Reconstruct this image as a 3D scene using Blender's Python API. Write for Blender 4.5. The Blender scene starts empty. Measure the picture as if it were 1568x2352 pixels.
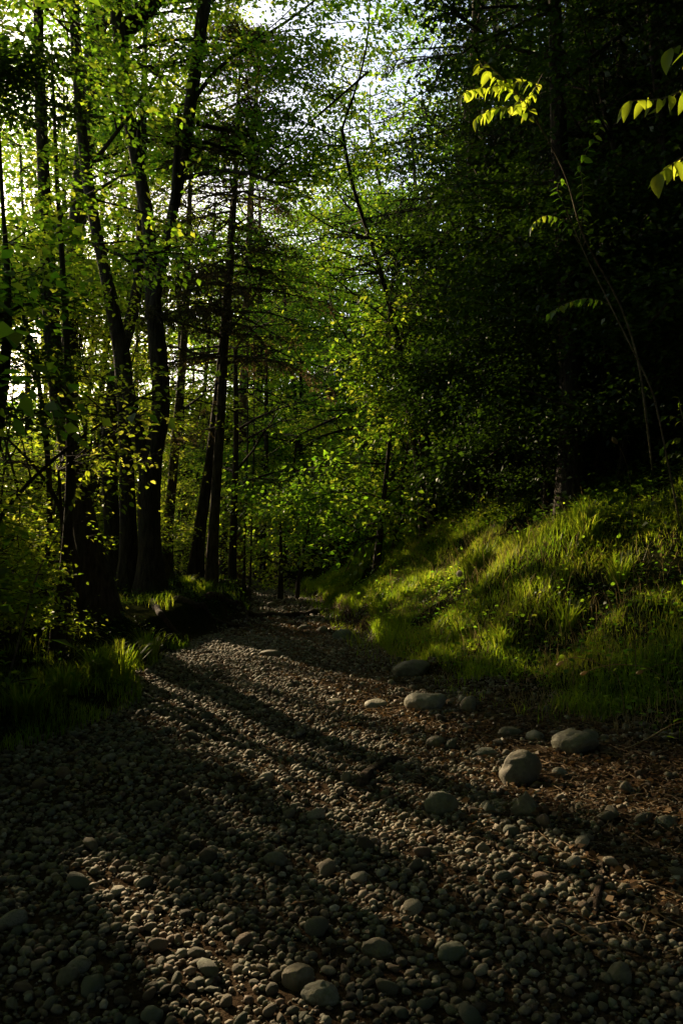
import bpy, math, random
import numpy as np
from math import radians, sin, cos, tan, pi
RS = np.random.RandomState(11)
random.seed(11)
sc = bpy.context.scene
COL = sc.collection

# ------------------------------------------------------------------ camera, sky, sun, exposure
CAMZ = 1.2
PITCH = math.atan(64 / 1176 * 0.637)
cam_d = bpy.data.cameras.new('camera'); cam = bpy.data.objects.new('camera', cam_d); COL.objects.link(cam)
cam_d.sensor_fit = 'VERTICAL'; cam_d.sensor_height = 36; cam_d.lens = 18 / 0.637
cam_d.clip_start = 0.05; cam_d.clip_end = 3000
cam.location = (0, 0, CAMZ); cam.rotation_euler = (pi / 2 + PITCH, 0, 0)
sc.camera = cam

SUN_AZ, SUN_EL = radians(-34), radians(20)          # azimuth from +Y towards +X
SDIR = np.array([sin(SUN_AZ) * cos(SUN_EL), cos(SUN_AZ) * cos(SUN_EL), sin(SUN_EL)])
world = bpy.data.worlds.new('World'); sc.world = world; world.use_nodes = True
wn = world.node_tree; wn.nodes.clear()
sky = wn.nodes.new('ShaderNodeTexSky'); sky.sky_type = 'NISHITA'; sky.sun_disc = False
sky.sun_elevation = SUN_EL; sky.sun_rotation = SUN_AZ; sky.air_density = 1.0; sky.dust_density = 2.5; sky.ozone_density = 1.2
bg = wn.nodes.new('ShaderNodeBackground'); bg.inputs['Strength'].default_value = 0.15
wo = wn.nodes.new('ShaderNodeOutputWorld')
wn.links.new(sky.outputs[0], bg.inputs[0]); wn.links.new(bg.outputs[0], wo.inputs[0])
sun_d = bpy.data.lights.new('sun', 'SUN'); sun_d.energy = 5.0; sun_d.angle = radians(0.5); sun_d.color = (1.0, 0.77, 0.47)
sun = bpy.data.objects.new('sun', sun_d); COL.objects.link(sun)
from mathutils import Vector, Matrix
sun.rotation_euler = Vector(SDIR).to_track_quat('Z', 'Y').to_euler(); sun.location = (-12, 20, 16)
vs = sc.view_settings; vs.view_transform = 'Standard'; vs.look = 'None'; vs.gamma = 1; vs.use_curve_mapping = False; vs.exposure = 1.1
sc.render.engine = 'CYCLES'
sc.cycles.max_bounces = 7; sc.cycles.diffuse_bounces = 4; sc.cycles.transmission_bounces = 5; sc.cycles.glossy_bounces = 2
sc.cycles.use_denoising = True
sc.cycles.sample_clamp_indirect = 4

# ------------------------------------------------------------------ helpers
def W(px, py, Y):
    """point of the place at distance Y along +Y, measured off the photograph (1568 x 2352 grid)"""
    x = (px - 784) / 784 * 0.637 * 2 / 3; z = (1176 - py) / 1176 * 0.637
    d = np.array([x, cos(PITCH) - z * sin(PITCH), sin(PITCH) + z * cos(PITCH)])
    return np.array([0, 0, CAMZ]) + d * (Y / d[1])

def hash2(i, j, s):
    v = np.sin(i * 127.1 + j * 311.7 + s * 74.7) * 43758.5453
    return v - np.floor(v)
def noise2(x, y, s=0):
    x = np.asarray(x, float); y = np.asarray(y, float)
    i = np.floor(x); j = np.floor(y); fx = x - i; fy = y - j
    fx = fx * fx * (3 - 2 * fx); fy = fy * fy * (3 - 2 * fy)
    a = hash2(i, j, s); b = hash2(i + 1, j, s); c = hash2(i, j + 1, s); d = hash2(i + 1, j + 1, s)
    return (a + (b - a) * fx) * (1 - fy) + (c + (d - c) * fx) * fy - 0.5
def sstep(t):
    t = np.clip(t, 0, 1); return t * t * (3 - 2 * t)

LY = [-30, -5, 0, 2, 4.3, 5.4, 6.3, 7.2, 8.5, 10.5, 11.6, 13.8, 18, 22, 26, 30, 40, 60]
LX = [-2.2, -2.1, -2.0, -2.0, -1.95, -1.7, -1.55, -1.8, -1.8, -1.6, -1.5, -1.45, -1.9, -2.6, -3.8, -5.4, -11, -26]
RY = [-30, -5, 0, 2, 4, 5.4, 6.15, 7.1, 8.5, 10.5, 13.8, 18, 22, 26, 30, 40, 60]
RX = [2.6, 2.4, 2.3, 2.2, 1.9, 1.55, 1.2, .85, .46, .22, -.15, -.85, -1.7, -2.8, -4.4, -10, -25]
def edgeL(y): return np.interp(y, LY, LX)
def edgeR(y): return np.interp(y, RY, RX)
def ground(x, y, fine=True):
    x = np.asarray(x, float); y = np.asarray(y, float)
    wob = 0.25 * noise2(x * 0.3, y * 1.1, 5) + 0.22 * noise2(x * 2.1, y * 2.6, 15)
    tr = x - edgeR(y) - wob
    tl = edgeL(y) - x - wob
    h = 0.05 * noise2(x * 1.2, y * 1.2, 1) + 0.09 * noise2(x * .35, y * .35, 2)
    t = np.maximum(tr, 0)
    slope = np.interp(y, [0, 3, 5, 8, 14, 30], [0.36, 0.37, 0.48, 0.62, 0.86, 0.75])
    cut = 0.13 * sstep(t / 0.16) * np.clip((y - 5) / 3, 0.15, 1)
    rise = slope * (np.sqrt(t * t + 0.16) - 0.4)
    rise = np.where(rise > 2.2, 2.2 + (rise - 2.2) * 0.6, rise)
    rise = np.minimum(rise, 11 + 0 * rise)
    h = h + cut + rise + sstep(t / 1.0) * (0.22 * noise2(x * 1.7, y * 1.7, 3) + 0.4 * noise2(x * .5, y * .5, 4))
    t = np.maximum(tl, 0)
    mound = np.interp(y, [3, 6, 8, 10, 12, 18, 24], [0.06, 0.07, 0.12, 0.36, 0.42, 0.25, 0.1])
    m = mound * sstep(t / 0.45)
    drop = np.minimum(0.52 * np.maximum(t - np.interp(y, [3, 9, 14, 25, 60], [1.3, 1.9, 2.8, 6, 20]), 0), 4.6)
    h = h + m - drop + sstep(t) * 0.15 * noise2(x * 1.3, y * 1.3, 6)
    if fine:
        h = h + 0.018 * noise2(x * 9, y * 9, 8)
    return h

def mesh_np(name, verts, faces, k=None, attrs=None, smooth=False):
    """verts (N,3); faces (M,k) array or list of such arrays"""
    me = bpy.data.meshes.new(name)
    if not isinstance(faces, list): faces = [faces]
    faces = [f for f in faces if len(f)]
    verts = np.ascontiguousarray(verts, dtype=np.float32)
    me.vertices.add(len(verts)); me.vertices.foreach_set('co', verts.ravel())
    if faces:
        flat = np.concatenate([f.ravel() for f in faces]).astype(np.int32)
        tot = np.concatenate([np.full(len(f), f.shape[1]) for f in faces]).astype(np.int32)
        st = np.concatenate([[0], np.cumsum(tot)[:-1]]).astype(np.int32)
        me.loops.add(len(flat)); me.loops.foreach_set('vertex_index', flat)
        me.polygons.add(len(tot)); me.polygons.foreach_set('loop_start', st)
        if smooth: me.polygons.foreach_set('use_smooth', np.ones(len(tot), dtype=bool))
    if attrs:
        for an, av in attrs.items():
            a = me.attributes.new(an, 'FLOAT', 'POINT'); a.data.foreach_set('value', np.ascontiguousarray(av, dtype=np.float32))
    me.update(); me.validate(verbose=False)
    return me
def link(name, me, mat=None, parent=None, loc=None):
    o = bpy.data.objects.new(name, me)
    if mat is not None and me is not None and not me.materials: me.materials.append(mat)
    COL.objects.link(o)
    if loc is not None: o.location = loc
    if parent is not None: o.parent = parent
    return o
def tag(o, label=None, cat=None, group=None, kind=None):
    if label: o['label'] = label
    if cat: o['category'] = cat
    if group: o['group'] = group
    if kind: o['kind'] = kind
    return o
def thing(name, loc, label, cat, group=None):
    o = bpy.data.objects.new(name, None); COL.objects.link(o); o.location = loc; o.empty_display_size = .2
    return tag(o, label, cat, group)
def nrm(v): return v / np.maximum(np.linalg.norm(v, axis=-1, keepdims=True), 1e-9)

# ------------------------------------------------------------------ materials
def mat_new(name):
    m = bpy.data.materials.new(name); m.use_nodes = True; nt = m.node_tree; nt.nodes.clear()
    out = nt.nodes.new('ShaderNodeOutputMaterial')
    return m, nt, out
def ramp(nt, fac, stops):
    r = nt.nodes.new('ShaderNodeValToRGB'); e = r.color_ramp.elements
    while len(e) < len(stops): e.new(0.5)
    for q, (p, c) in zip(e, stops): q.position = p; q.color = (*c, 1)
    nt.links.new(fac, r.inputs[0]); return r.outputs[0]
def leaf_mat(name, stops, tstops, mixf=0.5, gloss=0.035, rough=0.45):
    m, nt, out = mat_new(name); L = nt.links
    at = nt.nodes.new('ShaderNodeAttribute'); at.attribute_name = 'rnd'
    c1 = ramp(nt, at.outputs['Fac'], stops); c2 = ramp(nt, at.outputs['Fac'], tstops)
    d = nt.nodes.new('ShaderNodeBsdfDiffuse'); t = nt.nodes.new('ShaderNodeBsdfTranslucent'); g = nt.nodes.new('ShaderNodeBsdfGlossy')
    g.inputs['Roughness'].default_value = rough; g.inputs['Color'].default_value = (.8, .85, .8, 1)
    L.new(c1, d.inputs[0]); L.new(c2, t.inputs[0])
    a = nt.nodes.new('ShaderNodeMixShader'); a.inputs[0].default_value = mixf
    L.new(d.outputs[0], a.inputs[1]); L.new(t.outputs[0], a.inputs[2])
    b = nt.nodes.new('ShaderNodeMixShader'); b.inputs[0].default_value = gloss
    L.new(a.outputs[0], b.inputs[1]); L.new(g.outputs[0], b.inputs[2]); L.new(b.outputs[0], out.inputs[0])
    return m
M = {}
M['leaf'] = leaf_mat('leaf_green', [(0, (.022, .050, .006)), (.6, (.036, .075, .008)), (1, (.07, .10, .010))],
                     [(0, (.12, .32, .012)), (.55, (.30, .54, .022)), (1, (.62, .68, .05))], 0.62)
M['leaf_lime'] = leaf_mat('leaf_lime', [(0, (.03, .065, .006)), (1, (.08, .11, .010))],
                          [(0, (.22, .42, .015)), (.6, (.56, .68, .03)), (1, (.90, .86, .12))], 0.68)
M['leaf_shaded'] = leaf_mat('leaf_shaded', [(0, (.010, .024, .004)), (1, (.024, .045, .006))],
                          [(0, (.035, .09, .006)), (1, (.10, .18, .010))], 0.4)  # darker copy of the leaf colours, with woodland shade put in
M['needle'] = leaf_mat('needle', [(0, (.030, .034, .012)), (.4, (.065, .052, .022)), (1, (.15, .095, .045))],
                       [(0, (.05, .06, .014)), (.5, (.12, .09, .03)), (1, (.26, .17, .07))], 0.4, 0.02)
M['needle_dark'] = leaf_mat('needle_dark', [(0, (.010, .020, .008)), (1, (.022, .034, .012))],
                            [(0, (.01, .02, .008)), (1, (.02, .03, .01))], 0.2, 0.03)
M['needle_dry'] = leaf_mat('needle_dry', [(0, (.06, .045, .022)), (1, (.13, .085, .045))],
                       [(0, (.10, .075, .03)), (1, (.22, .15, .07))], 0.4, 0.03)
M['grass'] = leaf_mat('grass', [(0, (.022, .045, .005)), (.7, (.05, .08, .008)), (.9, (.09, .10, .014)), (1, (.18, .14, .05))],
                      [(0, (.16, .34, .010)), (.6, (.42, .56, .022)), (.9, (.70, .66, .08)), (1, (.7, .58, .18))], 0.56, 0.02)
M['grass_dry'] = leaf_mat('grass_dry', [(0, (.16, .12, .05)), (1, (.30, .22, .10))],
                      [(0, (.22, .17, .06)), (1, (.42, .33, .14))], 0.45, 0.04)
M['litter'] = leaf_mat('litter', [(0, (.045, .026, .014)), (.6, (.12, .068, .034)), (1, (.28, .19, .10))],
                       [(0, (.05, .03, .01)), (1, (.2, .12, .05))], 0.25, 0.03)
M['seed_fluff'] = leaf_mat('seed_fluff', [(0, (.45, .43, .38)), (1, (.6, .58, .52))], [(0, (.5, .48, .42)), (1, (.6, .58, .5))], 0.5, 0.0)

def bark_mat(name, c0, c1, sx=22, sz=4, bump=1.0):
    m, nt, out = mat_new(name); L = nt.links
    tc = nt.nodes.new('ShaderNodeTexCoord'); mp = nt.nodes.new('ShaderNodeMapping'); mp.inputs['Scale'].default_value = (sx, sx, sz)
    L.new(tc.outputs['Object'], mp.inputs[0])
    n = nt.nodes.new('ShaderNodeTexNoise'); n.inputs['Scale'].default_value = 1.0; n.inputs['Detail'].default_value = 6; n.inputs['Roughness'].default_value = .7
    L.new(mp.outputs[0], n.inputs['Vector'])
    n2 = nt.nodes.new('ShaderNodeTexNoise'); n2.inputs['Scale'].default_value = 2.2; L.new(tc.outputs['Object'], n2.inputs['Vector'])
    c = ramp(nt, n.outputs['Fac'], [(.38, c0), (.62, c1)])
    mx = nt.nodes.new('ShaderNodeMix'); mx.data_type = 'RGBA'; mx.blend_type = 'MIX'
    f = nt.nodes.new('ShaderNodeMapRange'); f.inputs[1].default_value = .5; f.inputs[2].default_value = .75; f.inputs[4].default_value = .5
    L.new(n2.outputs['Fac'], f.inputs[0]); L.new(f.outputs[0], mx.inputs[0]); L.new(c, mx.inputs[6]); mx.inputs[7].default_value = (.03, .04, .018, 1)
    p = nt.nodes.new('ShaderNodeBsdfPrincipled'); p.inputs['Roughness'].default_value = .9; p.inputs['Specular IOR Level'].default_value = .2
    L.new(mx.outputs[2], p.inputs['Base Color'])
    b = nt.nodes.new('ShaderNodeBump'); b.inputs['Strength'].default_value = bump; b.inputs['Distance'].default_value = .05
    L.new(n.outputs['Fac'], b.inputs['Height']); L.new(b.outputs[0], p.inputs['Normal']); L.new(p.outputs[0], out.inputs[0])
    return m
M['bark'] = bark_mat('bark_dark', (.018, .013, .010), (.075, .055, .040))
M['bark_spruce'] = bark_mat('bark_spruce', (.035, .024, .015), (.12, .088, .055), 20, 6)
M['bark_pine'] = bark_mat('bark_pine', (.10, .05, .03), (.24, .13, .075), 12, 4)
M['bark_pale'] = bark_mat('bark_pale', (.11, .085, .055), (.26, .21, .14), 10, 8, .3)
M['root'] = bark_mat('root_bark', (.02, .013, .009), (.085, .055, .035), 30, 30, .8)
M['stick'] = bark_mat('stick_bark', (.09, .06, .035), (.24, .17, .10), 30, 30, .4)

def stone_mat(name, attr=True):
    m, nt, out = mat_new(name); L = nt.links
    at = nt.nodes.new('ShaderNodeAttribute'); at.attribute_name = 'rnd'
    oi = nt.nodes.new('ShaderNodeAttribute'); oi.attribute_type = 'OBJECT'; oi.attribute_name = 'tone'
    ad = nt.nodes.new('ShaderNodeMath'); ad.operation = 'ADD'; fr = nt.nodes.new('ShaderNodeMath'); fr.operation = 'FRACT'
    L.new(at.outputs['Fac'], ad.inputs[0]); L.new(oi.outputs['Fac'], ad.inputs[1]); L.new(ad.outputs[0], fr.inputs[0])
    c = ramp(nt, fr.outputs[0], [(0, (.135, .12, .085)), (.2, (.20, .17, .115)), (.38, (.13, .14, .10)), (.55, (.25, .20, .14)), (.68, (.085, .065, .048)), (.8, (.21, .14, .095)), (.92, (.38, .34, .26)), (1, (.15, .155, .115))])
    tc = nt.nodes.new('ShaderNodeTexCoord')
    n = nt.nodes.new('ShaderNodeTexNoise'); n.inputs['Scale'].default_value = 26; n.inputs['Detail'].default_value = 6; n.inputs['Roughness'].default_value = .75
    L.new(tc.outputs['Object'], n.inputs['Vector'])
    n2 = nt.nodes.new('ShaderNodeTexNoise'); n2.inputs['Scale'].default_value = 11; n2.inputs['Detail'].default_value = 7; n2.inputs['Roughness'].default_value = .7
    L.new(tc.outputs['Object'], n2.inputs['Vector'])
    mr = nt.nodes.new('ShaderNodeMapRange'); mr.inputs[1].default_value = .3; mr.inputs[2].default_value = .7; mr.inputs[3].default_value = .55; mr.inputs[4].default_value = 1.25
    L.new(n.outputs['Fac'], mr.inputs[0])
    mx = nt.nodes.new('ShaderNodeMix'); mx.data_type = 'RGBA'; mx.blend_type = 'MULTIPLY'; mx.inputs[0].default_value = 1
    cc = nt.nodes.new('ShaderNodeCombineColor')
    for q in range(3): L.new(mr.outputs[0], cc.inputs[q])
    L.new(c, mx.inputs[6]); L.new(cc.outputs[0], mx.inputs[7])
    mx2 = nt.nodes.new('ShaderNodeMix'); mx2.data_type = 'RGBA'
    f2 = nt.nodes.new('ShaderNodeMapRange'); f2.inputs[1].default_value = .5; f2.inputs[2].default_value = .62; f2.inputs[4].default_value = .7
    L.new(n2.outputs['Fac'], f2.inputs[0]); L.new(f2.outputs[0], mx2.inputs[0]); L.new(mx.outputs[2], mx2.inputs[6]); mx2.inputs[7].default_value = (.10, .10, .055, 1)
    p = nt.nodes.new('ShaderNodeBsdfPrincipled'); p.inputs['Roughness'].default_value = .72; p.inputs['Specular IOR Level'].default_value = .3
    L.new(mx2.outputs[2], p.inputs['Base Color'])
    b = nt.nodes.new('ShaderNodeBump'); b.inputs['Strength'].default_value = .8; b.inputs['Distance'].default_value = .010
    L.new(n.outputs['Fac'], b.inputs['Height']); L.new(b.outputs[0], p.inputs['Normal']); L.new(p.outputs[0], out.inputs[0])
    return m
M['stone'] = stone_mat('river_stone')

def ground_mat():
    m, nt, out = mat_new('forest_soil'); L = nt.links
    tc = nt.nodes.new('ShaderNodeTexCoord')
    def nz(s, d=6, r=.65):
        n = nt.nodes.new('ShaderNodeTexNoise'); n.inputs['Scale'].default_value = s; n.inputs['Detail'].default_value = d; n.inputs['Roughness'].default_value = r
        L.new(tc.outputs['Object'], n.inputs['Vector']); return n.outputs['Fac']
    a = ramp(nt, nz(22), [(.3, (.022, .015, .010)), (.55, (.055, .038, .025)), (.75, (.13, .10, .068))])
    b = ramp(nt, nz(9), [(.3, (.008, .011, .004)), (.6, (.020, .024, .008)), (.8, (.035, .028, .014))])
    at = nt.nodes.new('ShaderNodeAttribute'); at.attribute_name = 'bank'
    mx = nt.nodes.new('ShaderNodeMix'); mx.data_type = 'RGBA'
    L.new(at.outputs['Fac'], mx.inputs[0]); L.new(a, mx.inputs[6]); L.new(b, mx.inputs[7])
    p = nt.nodes.new('ShaderNodeBsdfPrincipled'); p.inputs['Roughness'].default_value = 1; p.inputs['Specular IOR Level'].default_value = 0
    L.new(mx.outputs[2], p.inputs['Base Color'])
    bm = nt.nodes.new('ShaderNodeBump'); bm.inputs['Strength'].default_value = 1; bm.inputs['Distance'].default_value = .02
    L.new(nz(60, 4), bm.inputs['Height']); L.new(bm.outputs[0], p.inputs['Normal']); L.new(p.outputs[0], out.inputs[0])
    return m
M['soil'] = ground_mat()
m, nt, out = mat_new('lake_water')
p = nt.nodes.new('ShaderNodeBsdfPrincipled'); p.inputs['Base Color'].default_value = (.03, .05, .05, 1); p.inputs['Roughness'].default_value = .12
n = nt.nodes.new('ShaderNodeTexNoise'); n.inputs['Scale'].default_value = 1.5; b = nt.nodes.new('ShaderNodeBump'); b.inputs['Strength'].default_value = .3
tc = nt.nodes.new('ShaderNodeTexCoord'); nt.links.new(tc.outputs['Object'], n.inputs['Vector'])
nt.links.new(n.outputs['Fac'], b.inputs['Height']); nt.links.new(b.outputs[0], p.inputs['Normal']); nt.links.new(p.outputs[0], out.inputs[0])
M['water'] = m

# ------------------------------------------------------------------ terrain, lake
def axis(lo, hi, f0, f1, step, grow):
    mid = list(np.arange(f0, f1 + 1e-6, step)); a = [f0]; s = step
    while a[-1] > lo: s *= grow; a.append(a[-1] - s)
    b = [mid[-1]]; s = step
    while b[-1] < hi: s *= grow; b.append(b[-1] + s)
    return np.array(a[:0:-1] + mid + b[1:])
xs = axis(-900, 900, -3.4, 4.4, .065, 1.14); ys = axis(-60, 1500, 1.0, 13, .08, 1.11)
X, Y = np.meshgrid(xs, ys)
Z = ground(X, Y)
far = sstep((np.hypot(X, Y) - 90) / 200)
Z = np.where(X > -40, Z, Z)
nx, ny = len(xs), len(ys)
ii = (np.arange(ny - 1)[:, None] * nx + np.arange(nx - 1)[None, :]).ravel()
F = np.stack([ii, ii + 1, ii + nx + 1, ii + nx], 1)
bank = np.maximum(sstep((X - edgeR(Y)) / .35 + .1), sstep((edgeL(Y) - X) / .3 + .1))
bank = np.clip(bank - .25 * (noise2(X * 3, Y * 3, 9) > .12) * (np.abs(bank - .5) < .49), 0, 1)
tag(link('ground', mesh_np('ground', np.stack([X, Y, Z], -1).reshape(-1, 3), F, attrs={'bank': bank.ravel()}, smooth=True), M['soil']), kind='structure')
wv = np.array([[-1500, -300, -3.6], [-5, -300, -3.6], [-5, 2500, -3.6], [-1500, 2500, -3.6]])
tag(link('lake_water', mesh_np('lake_water', wv, np.array([[0, 1, 2, 3]])), M['water']), kind='structure')

# ------------------------------------------------------------------ where the sun gets through the canopy
LIT = []      # (point, radius, share of leaves taken out)
def lit_px(a, b, r, n, share=.93, dz=0.02):
    for t in np.linspace(0, 1, n):
        px = a[0] + (b[0] - a[0]) * t; py = a[1] + (b[1] - a[1]) * t
        o = np.array([0, 0, CAMZ]); d = nrm(W(px, py, 1.0) - o)
        s = 1.0
        while s < 60 and (o + d * s)[2] > ground(*(o + d * s)[:2], fine=False): s += .03
        q = o + d * s
        LIT.append((q + [0, 0, dz], r, share))
lit_px((360, 1600), (770, 1850), .115, 12)
lit_px((420, 1650), (560, 1720), .12, 5)
lit_px((500, 1480), (860, 1560), .13, 9, .85)
lit_px((700, 1560), (900, 1620), .10, 5, .7)
lit_px((260, 2030), (400, 2180), .085, 7)
lit_px((380, 2150), (520, 2340), .085, 8)
lit_px((640, 2300), (700, 2340), .06, 3, .6)
lit_px((820, 1880), (1000, 1940), .10, 7, 1)
lit_px((1060, 1950), (1280, 2010), .10, 7, 1)
lit_px((1130, 1800), (1450, 1860), .07, 8, .75)
lit_px((1200, 1740), (1160, 1740), .05, 2)
lit_px((900, 1640), (1040, 1680), .06, 4, .6)
lit_px((590, 1365), (790, 1385), .14, 5, .9)
lit_px((680, 1440), (860, 1450), .13, 5, .9)
lit_px((600, 1400), (760, 1420), .10, 4, .7)
lit_px((840, 1405), (1020, 1345), .15, 7, 1, .12)
lit_px((940, 1350), (1150, 1285), .12, 6, 1, .1)
lit_px((1150, 1270), (1400, 1200), .11, 6, .95, .1)
lit_px((1330, 1170), (1560, 1090), .12, 5, .85, .1)
lit_px((1055, 1345), (1055, 1345), .05, 1, 1, .1)
LIT.append((W(1055, 1318, LIT[-1][0][1] - .35), .16, 1))
lit_px((1020, 1440), (1130, 1500), .11, 4, .85, .1)
lit_px((1200, 1370), (1420, 1440), .07, 6, .6, .1)
lit_px((850, 1150), (1000, 1140), .3, 3, .6, .1)
lit_px((620, 1290), (740, 1260), .35, 3, .7, .1)
lit_px((420, 1345), (490, 1350), .09, 3, .8, .1)
lit_px((200, 1530), (290, 1510), .14, 3, .9, .1)
NPX = len(LIT)
for a_ in range(42):
    LIT.append((W(RS.uniform(-40, 430), RS.uniform(60, 1400), RS.uniform(8.5, 13.5)), RS.uniform(.15, .34), .8))
for a_ in range(18):
    LIT.append((W(RS.uniform(-20, 330), RS.uniform(1000, 1620), RS.uniform(6.3, 8.6)), RS.uniform(.15, .35), .8))
for a_ in range(85):
    LIT.append((W(RS.uniform(670, 940), RS.uniform(400, 1220), RS.uniform(12, 16)), RS.uniform(.3, .5), .92))
LITP = np.array([q for q, r, s in LIT]); LITR = np.array([r for q, r, s in LIT]); LITS = np.array([s for q, r, s in LIT]); LITN = np.arange(len(LIT)) < NPX
def carve(P):
    """False for leaves that stand in a gap of the canopy the sun comes through"""
    keep = np.ones(len(P), bool)
    for q, r, s in zip(LITP, LITR, LITS):
        d = P - q; t = d @ SDIR; e = np.linalg.norm(d - t[:, None] * SDIR, axis=1)
        hit = (t > 1.4) & (e < .025 + r * RS.uniform(.85, 1.25, len(P))) & (RS.rand(len(P)) < min(1, s * 1.05))
        keep &= ~hit
    return keep
def clear(pts, m=1.1):
    """False for a branch that would cross one of those gaps"""
    pts = np.asarray(pts); pts = np.vstack([pts, (pts[:-1] + pts[1:]) / 2, pts[:-1] * .25 + pts[1:] * .75, pts[:-1] * .75 + pts[1:] * .25])
    for k in range(len(pts)):
        d = pts[k] - LITP; t = d @ SDIR; e = np.linalg.norm(d - t[:, None] * SDIR, axis=1)
        if np.any((t > 1.4) & (e < LITR * m + .02) & (LITN)): return False
    return True
def add_lit(P, r, s=.95): 
    global LITP, LITR, LITS, LITN
    LITN = np.append(LITN, True)
    LITP = np.vstack([LITP, P]); LITR = np.append(LITR, r); LITS = np.append(LITS, s)

# ------------------------------------------------------------------ foliage builders
class Leaves:
    def __init__(s): s.P = []; s.A = []; s.N = []; s.S = []
    def add(s, P, A, N, S): s.P.append(P); s.A.append(A); s.N.append(N); s.S.append(S)
    def mesh(s, name, wide=.33, fine=False, do_carve=True, bias=0.0):
        P = np.concatenate(s.P); A = np.concatenate(s.A); N = np.concatenate(s.N); S = np.concatenate(s.S)
        if do_carve:
            k = carve(P); P, A, N, S = P[k], A[k], N[k], S[k]
        A = nrm(A); N = nrm(N - (N * A).sum(1)[:, None] * A); B = np.cross(A, N); S = S[:, None]
        n = len(P)
        rnd = np.clip(RS.rand(n) * .75 + .12 + .5 * noise2(P[:, 0] * .9 + P[:, 2], P[:, 1] * .9 + P[:, 2] * .7, 12) + bias, 0, 1)
        if fine:
            w = S * wide
            V = np.stack([P, P + A * S * .30 + B * w * .85 + N * w * .22, P + A * S * .68 + B * w * .78 + N * w * .15, P + A * S - N * S * .12,
                          P + A * S * .68 - B * w * .78 + N * w * .15, P + A * S * .30 - B * w * .85 + N * w * .22], 1)
            idx = np.arange(n)[:, None] * 6
            F = [np.concatenate([idx + [0, 1, 2, 3], idx + [0, 3, 4, 5]])]
            return mesh_np(name, V.reshape(-1, 3), F, attrs={'rnd': np.repeat(rnd, 6)})
        w = S * wide
        V = np.stack([P, P + A * S * .42 + B * w + N * w * .25, P + A * S - N * S * .1, P + A * S * .42 - B * w + N * w * .25], 1)
        F = np.arange(n)[:, None] * 4 + np.array([0, 1, 2, 3])
        return mesh_np(name, V.reshape(-1, 3), F, attrs={'rnd': np.repeat(rnd, 4)})

def tube(pts, rad, sides=8, bumpy=0.0, seed=0):
    pts = np.asarray(pts, float); rad = np.asarray(rad, float); n = len(pts)
    T = np.gradient(pts, axis=0); T = nrm(T)
    up = np.array([0.31, .95, .05]) if abs(T[0][2]) > .7 else np.array([0, 0, 1.0])
    U = nrm(np.cross(T, up)); V = np.cross(T, U)
    a = np.arange(sides) / sides * 2 * pi
    R = rad[:, None] * np.ones(sides)
    if bumpy: R = R * (1 + bumpy * 2 * noise2(np.arange(n)[:, None] * .55 + seed, a[None, :] * 1.6 + seed, seed) + bumpy * noise2(np.arange(n)[:, None] * 1.7 + seed, a[None, :] * 3.2, seed + 1))
    ring = pts[:, None, :] + (U[:, None, :] * np.cos(a)[None, :, None] + V[:, None, :] * np.sin(a)[None, :, None]) * R[:, :, None]
    i = np.arange(n - 1)[:, None] * sides; j = np.arange(sides)[None, :]; k = (j + 1) % sides
    F = np.stack([(i + j), (i + k), (i + sides + k), (i + sides + j)], -1).reshape(-1, 4)
    return ring.reshape(-1, 3), F
class Tubes:
    def __init__(s): s.V = []; s.F = []; s.n = 0
    def add(s, pts, rad, sides=8, bumpy=0, seed=0):
        V, F = tube(pts, rad, sides, bumpy, seed); s.V.append(V); s.F.append(F + s.n); s.n += len(V)
    def mesh(s, name):
        return mesh_np(name, np.concatenate(s.V), np.concatenate(s.F), smooth=True)
def resample(pts, rad, step):
    pts = np.asarray(pts, float); rad = np.asarray(rad, float)
    d = np.concatenate([[0], np.cumsum(np.linalg.norm(np.diff(pts, axis=0), axis=1))])
    n = max(4, int(d[-1] / step)); t = np.linspace(0, d[-1], n)
    out = np.stack([np.interp(t, d, pts[:, k]) for k in range(3)], 1)
    for _ in range(2): out[1:-1] = (out[:-2] + 2 * out[1:-1] + out[2:]) / 4
    return out, np.interp(t, d, rad)
def branch_pts(p, az, el, L, n=6, droop=.0, wig=.06):
    pts = [np.array(p, float)]; a, e = az, el
    for i in range(n):
        a += RS.normal(0, .16); e += RS.normal(0, .10) - droop / n
        pts.append(pts[-1] + L / n * np.array([cos(e) * sin(a), cos(e) * cos(a), sin(e)]))
    return np.array(pts)
def spray(LV, p, q, n, size, spread, flat=.35, tilt=.45):
    """leaves held roughly level, alternately either side of twigs that run from p to q"""
    t = RS.rand(n) ** .7
    ax = nrm(q - p)
    P = p + (q - p) * t[:, None] + RS.normal(0, 1, (n, 3)) * spread * np.array([1, 1, flat])
    side = np.cross(ax, [0, 0, 1.0]); side = nrm(side)
    sg = np.where(RS.rand(n) < .5, 1, -1)[:, None]
    A = ax * .7 + side * sg * .8 + RS.normal(0, .4, (n, 3)); A[:, 2] -= .22
    N = np.array([0, 0, 1.0]) + RS.normal(0, tilt, (n, 3))
    LV.add(P, A, N, size * RS.uniform(.6, 1.25, n))

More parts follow.
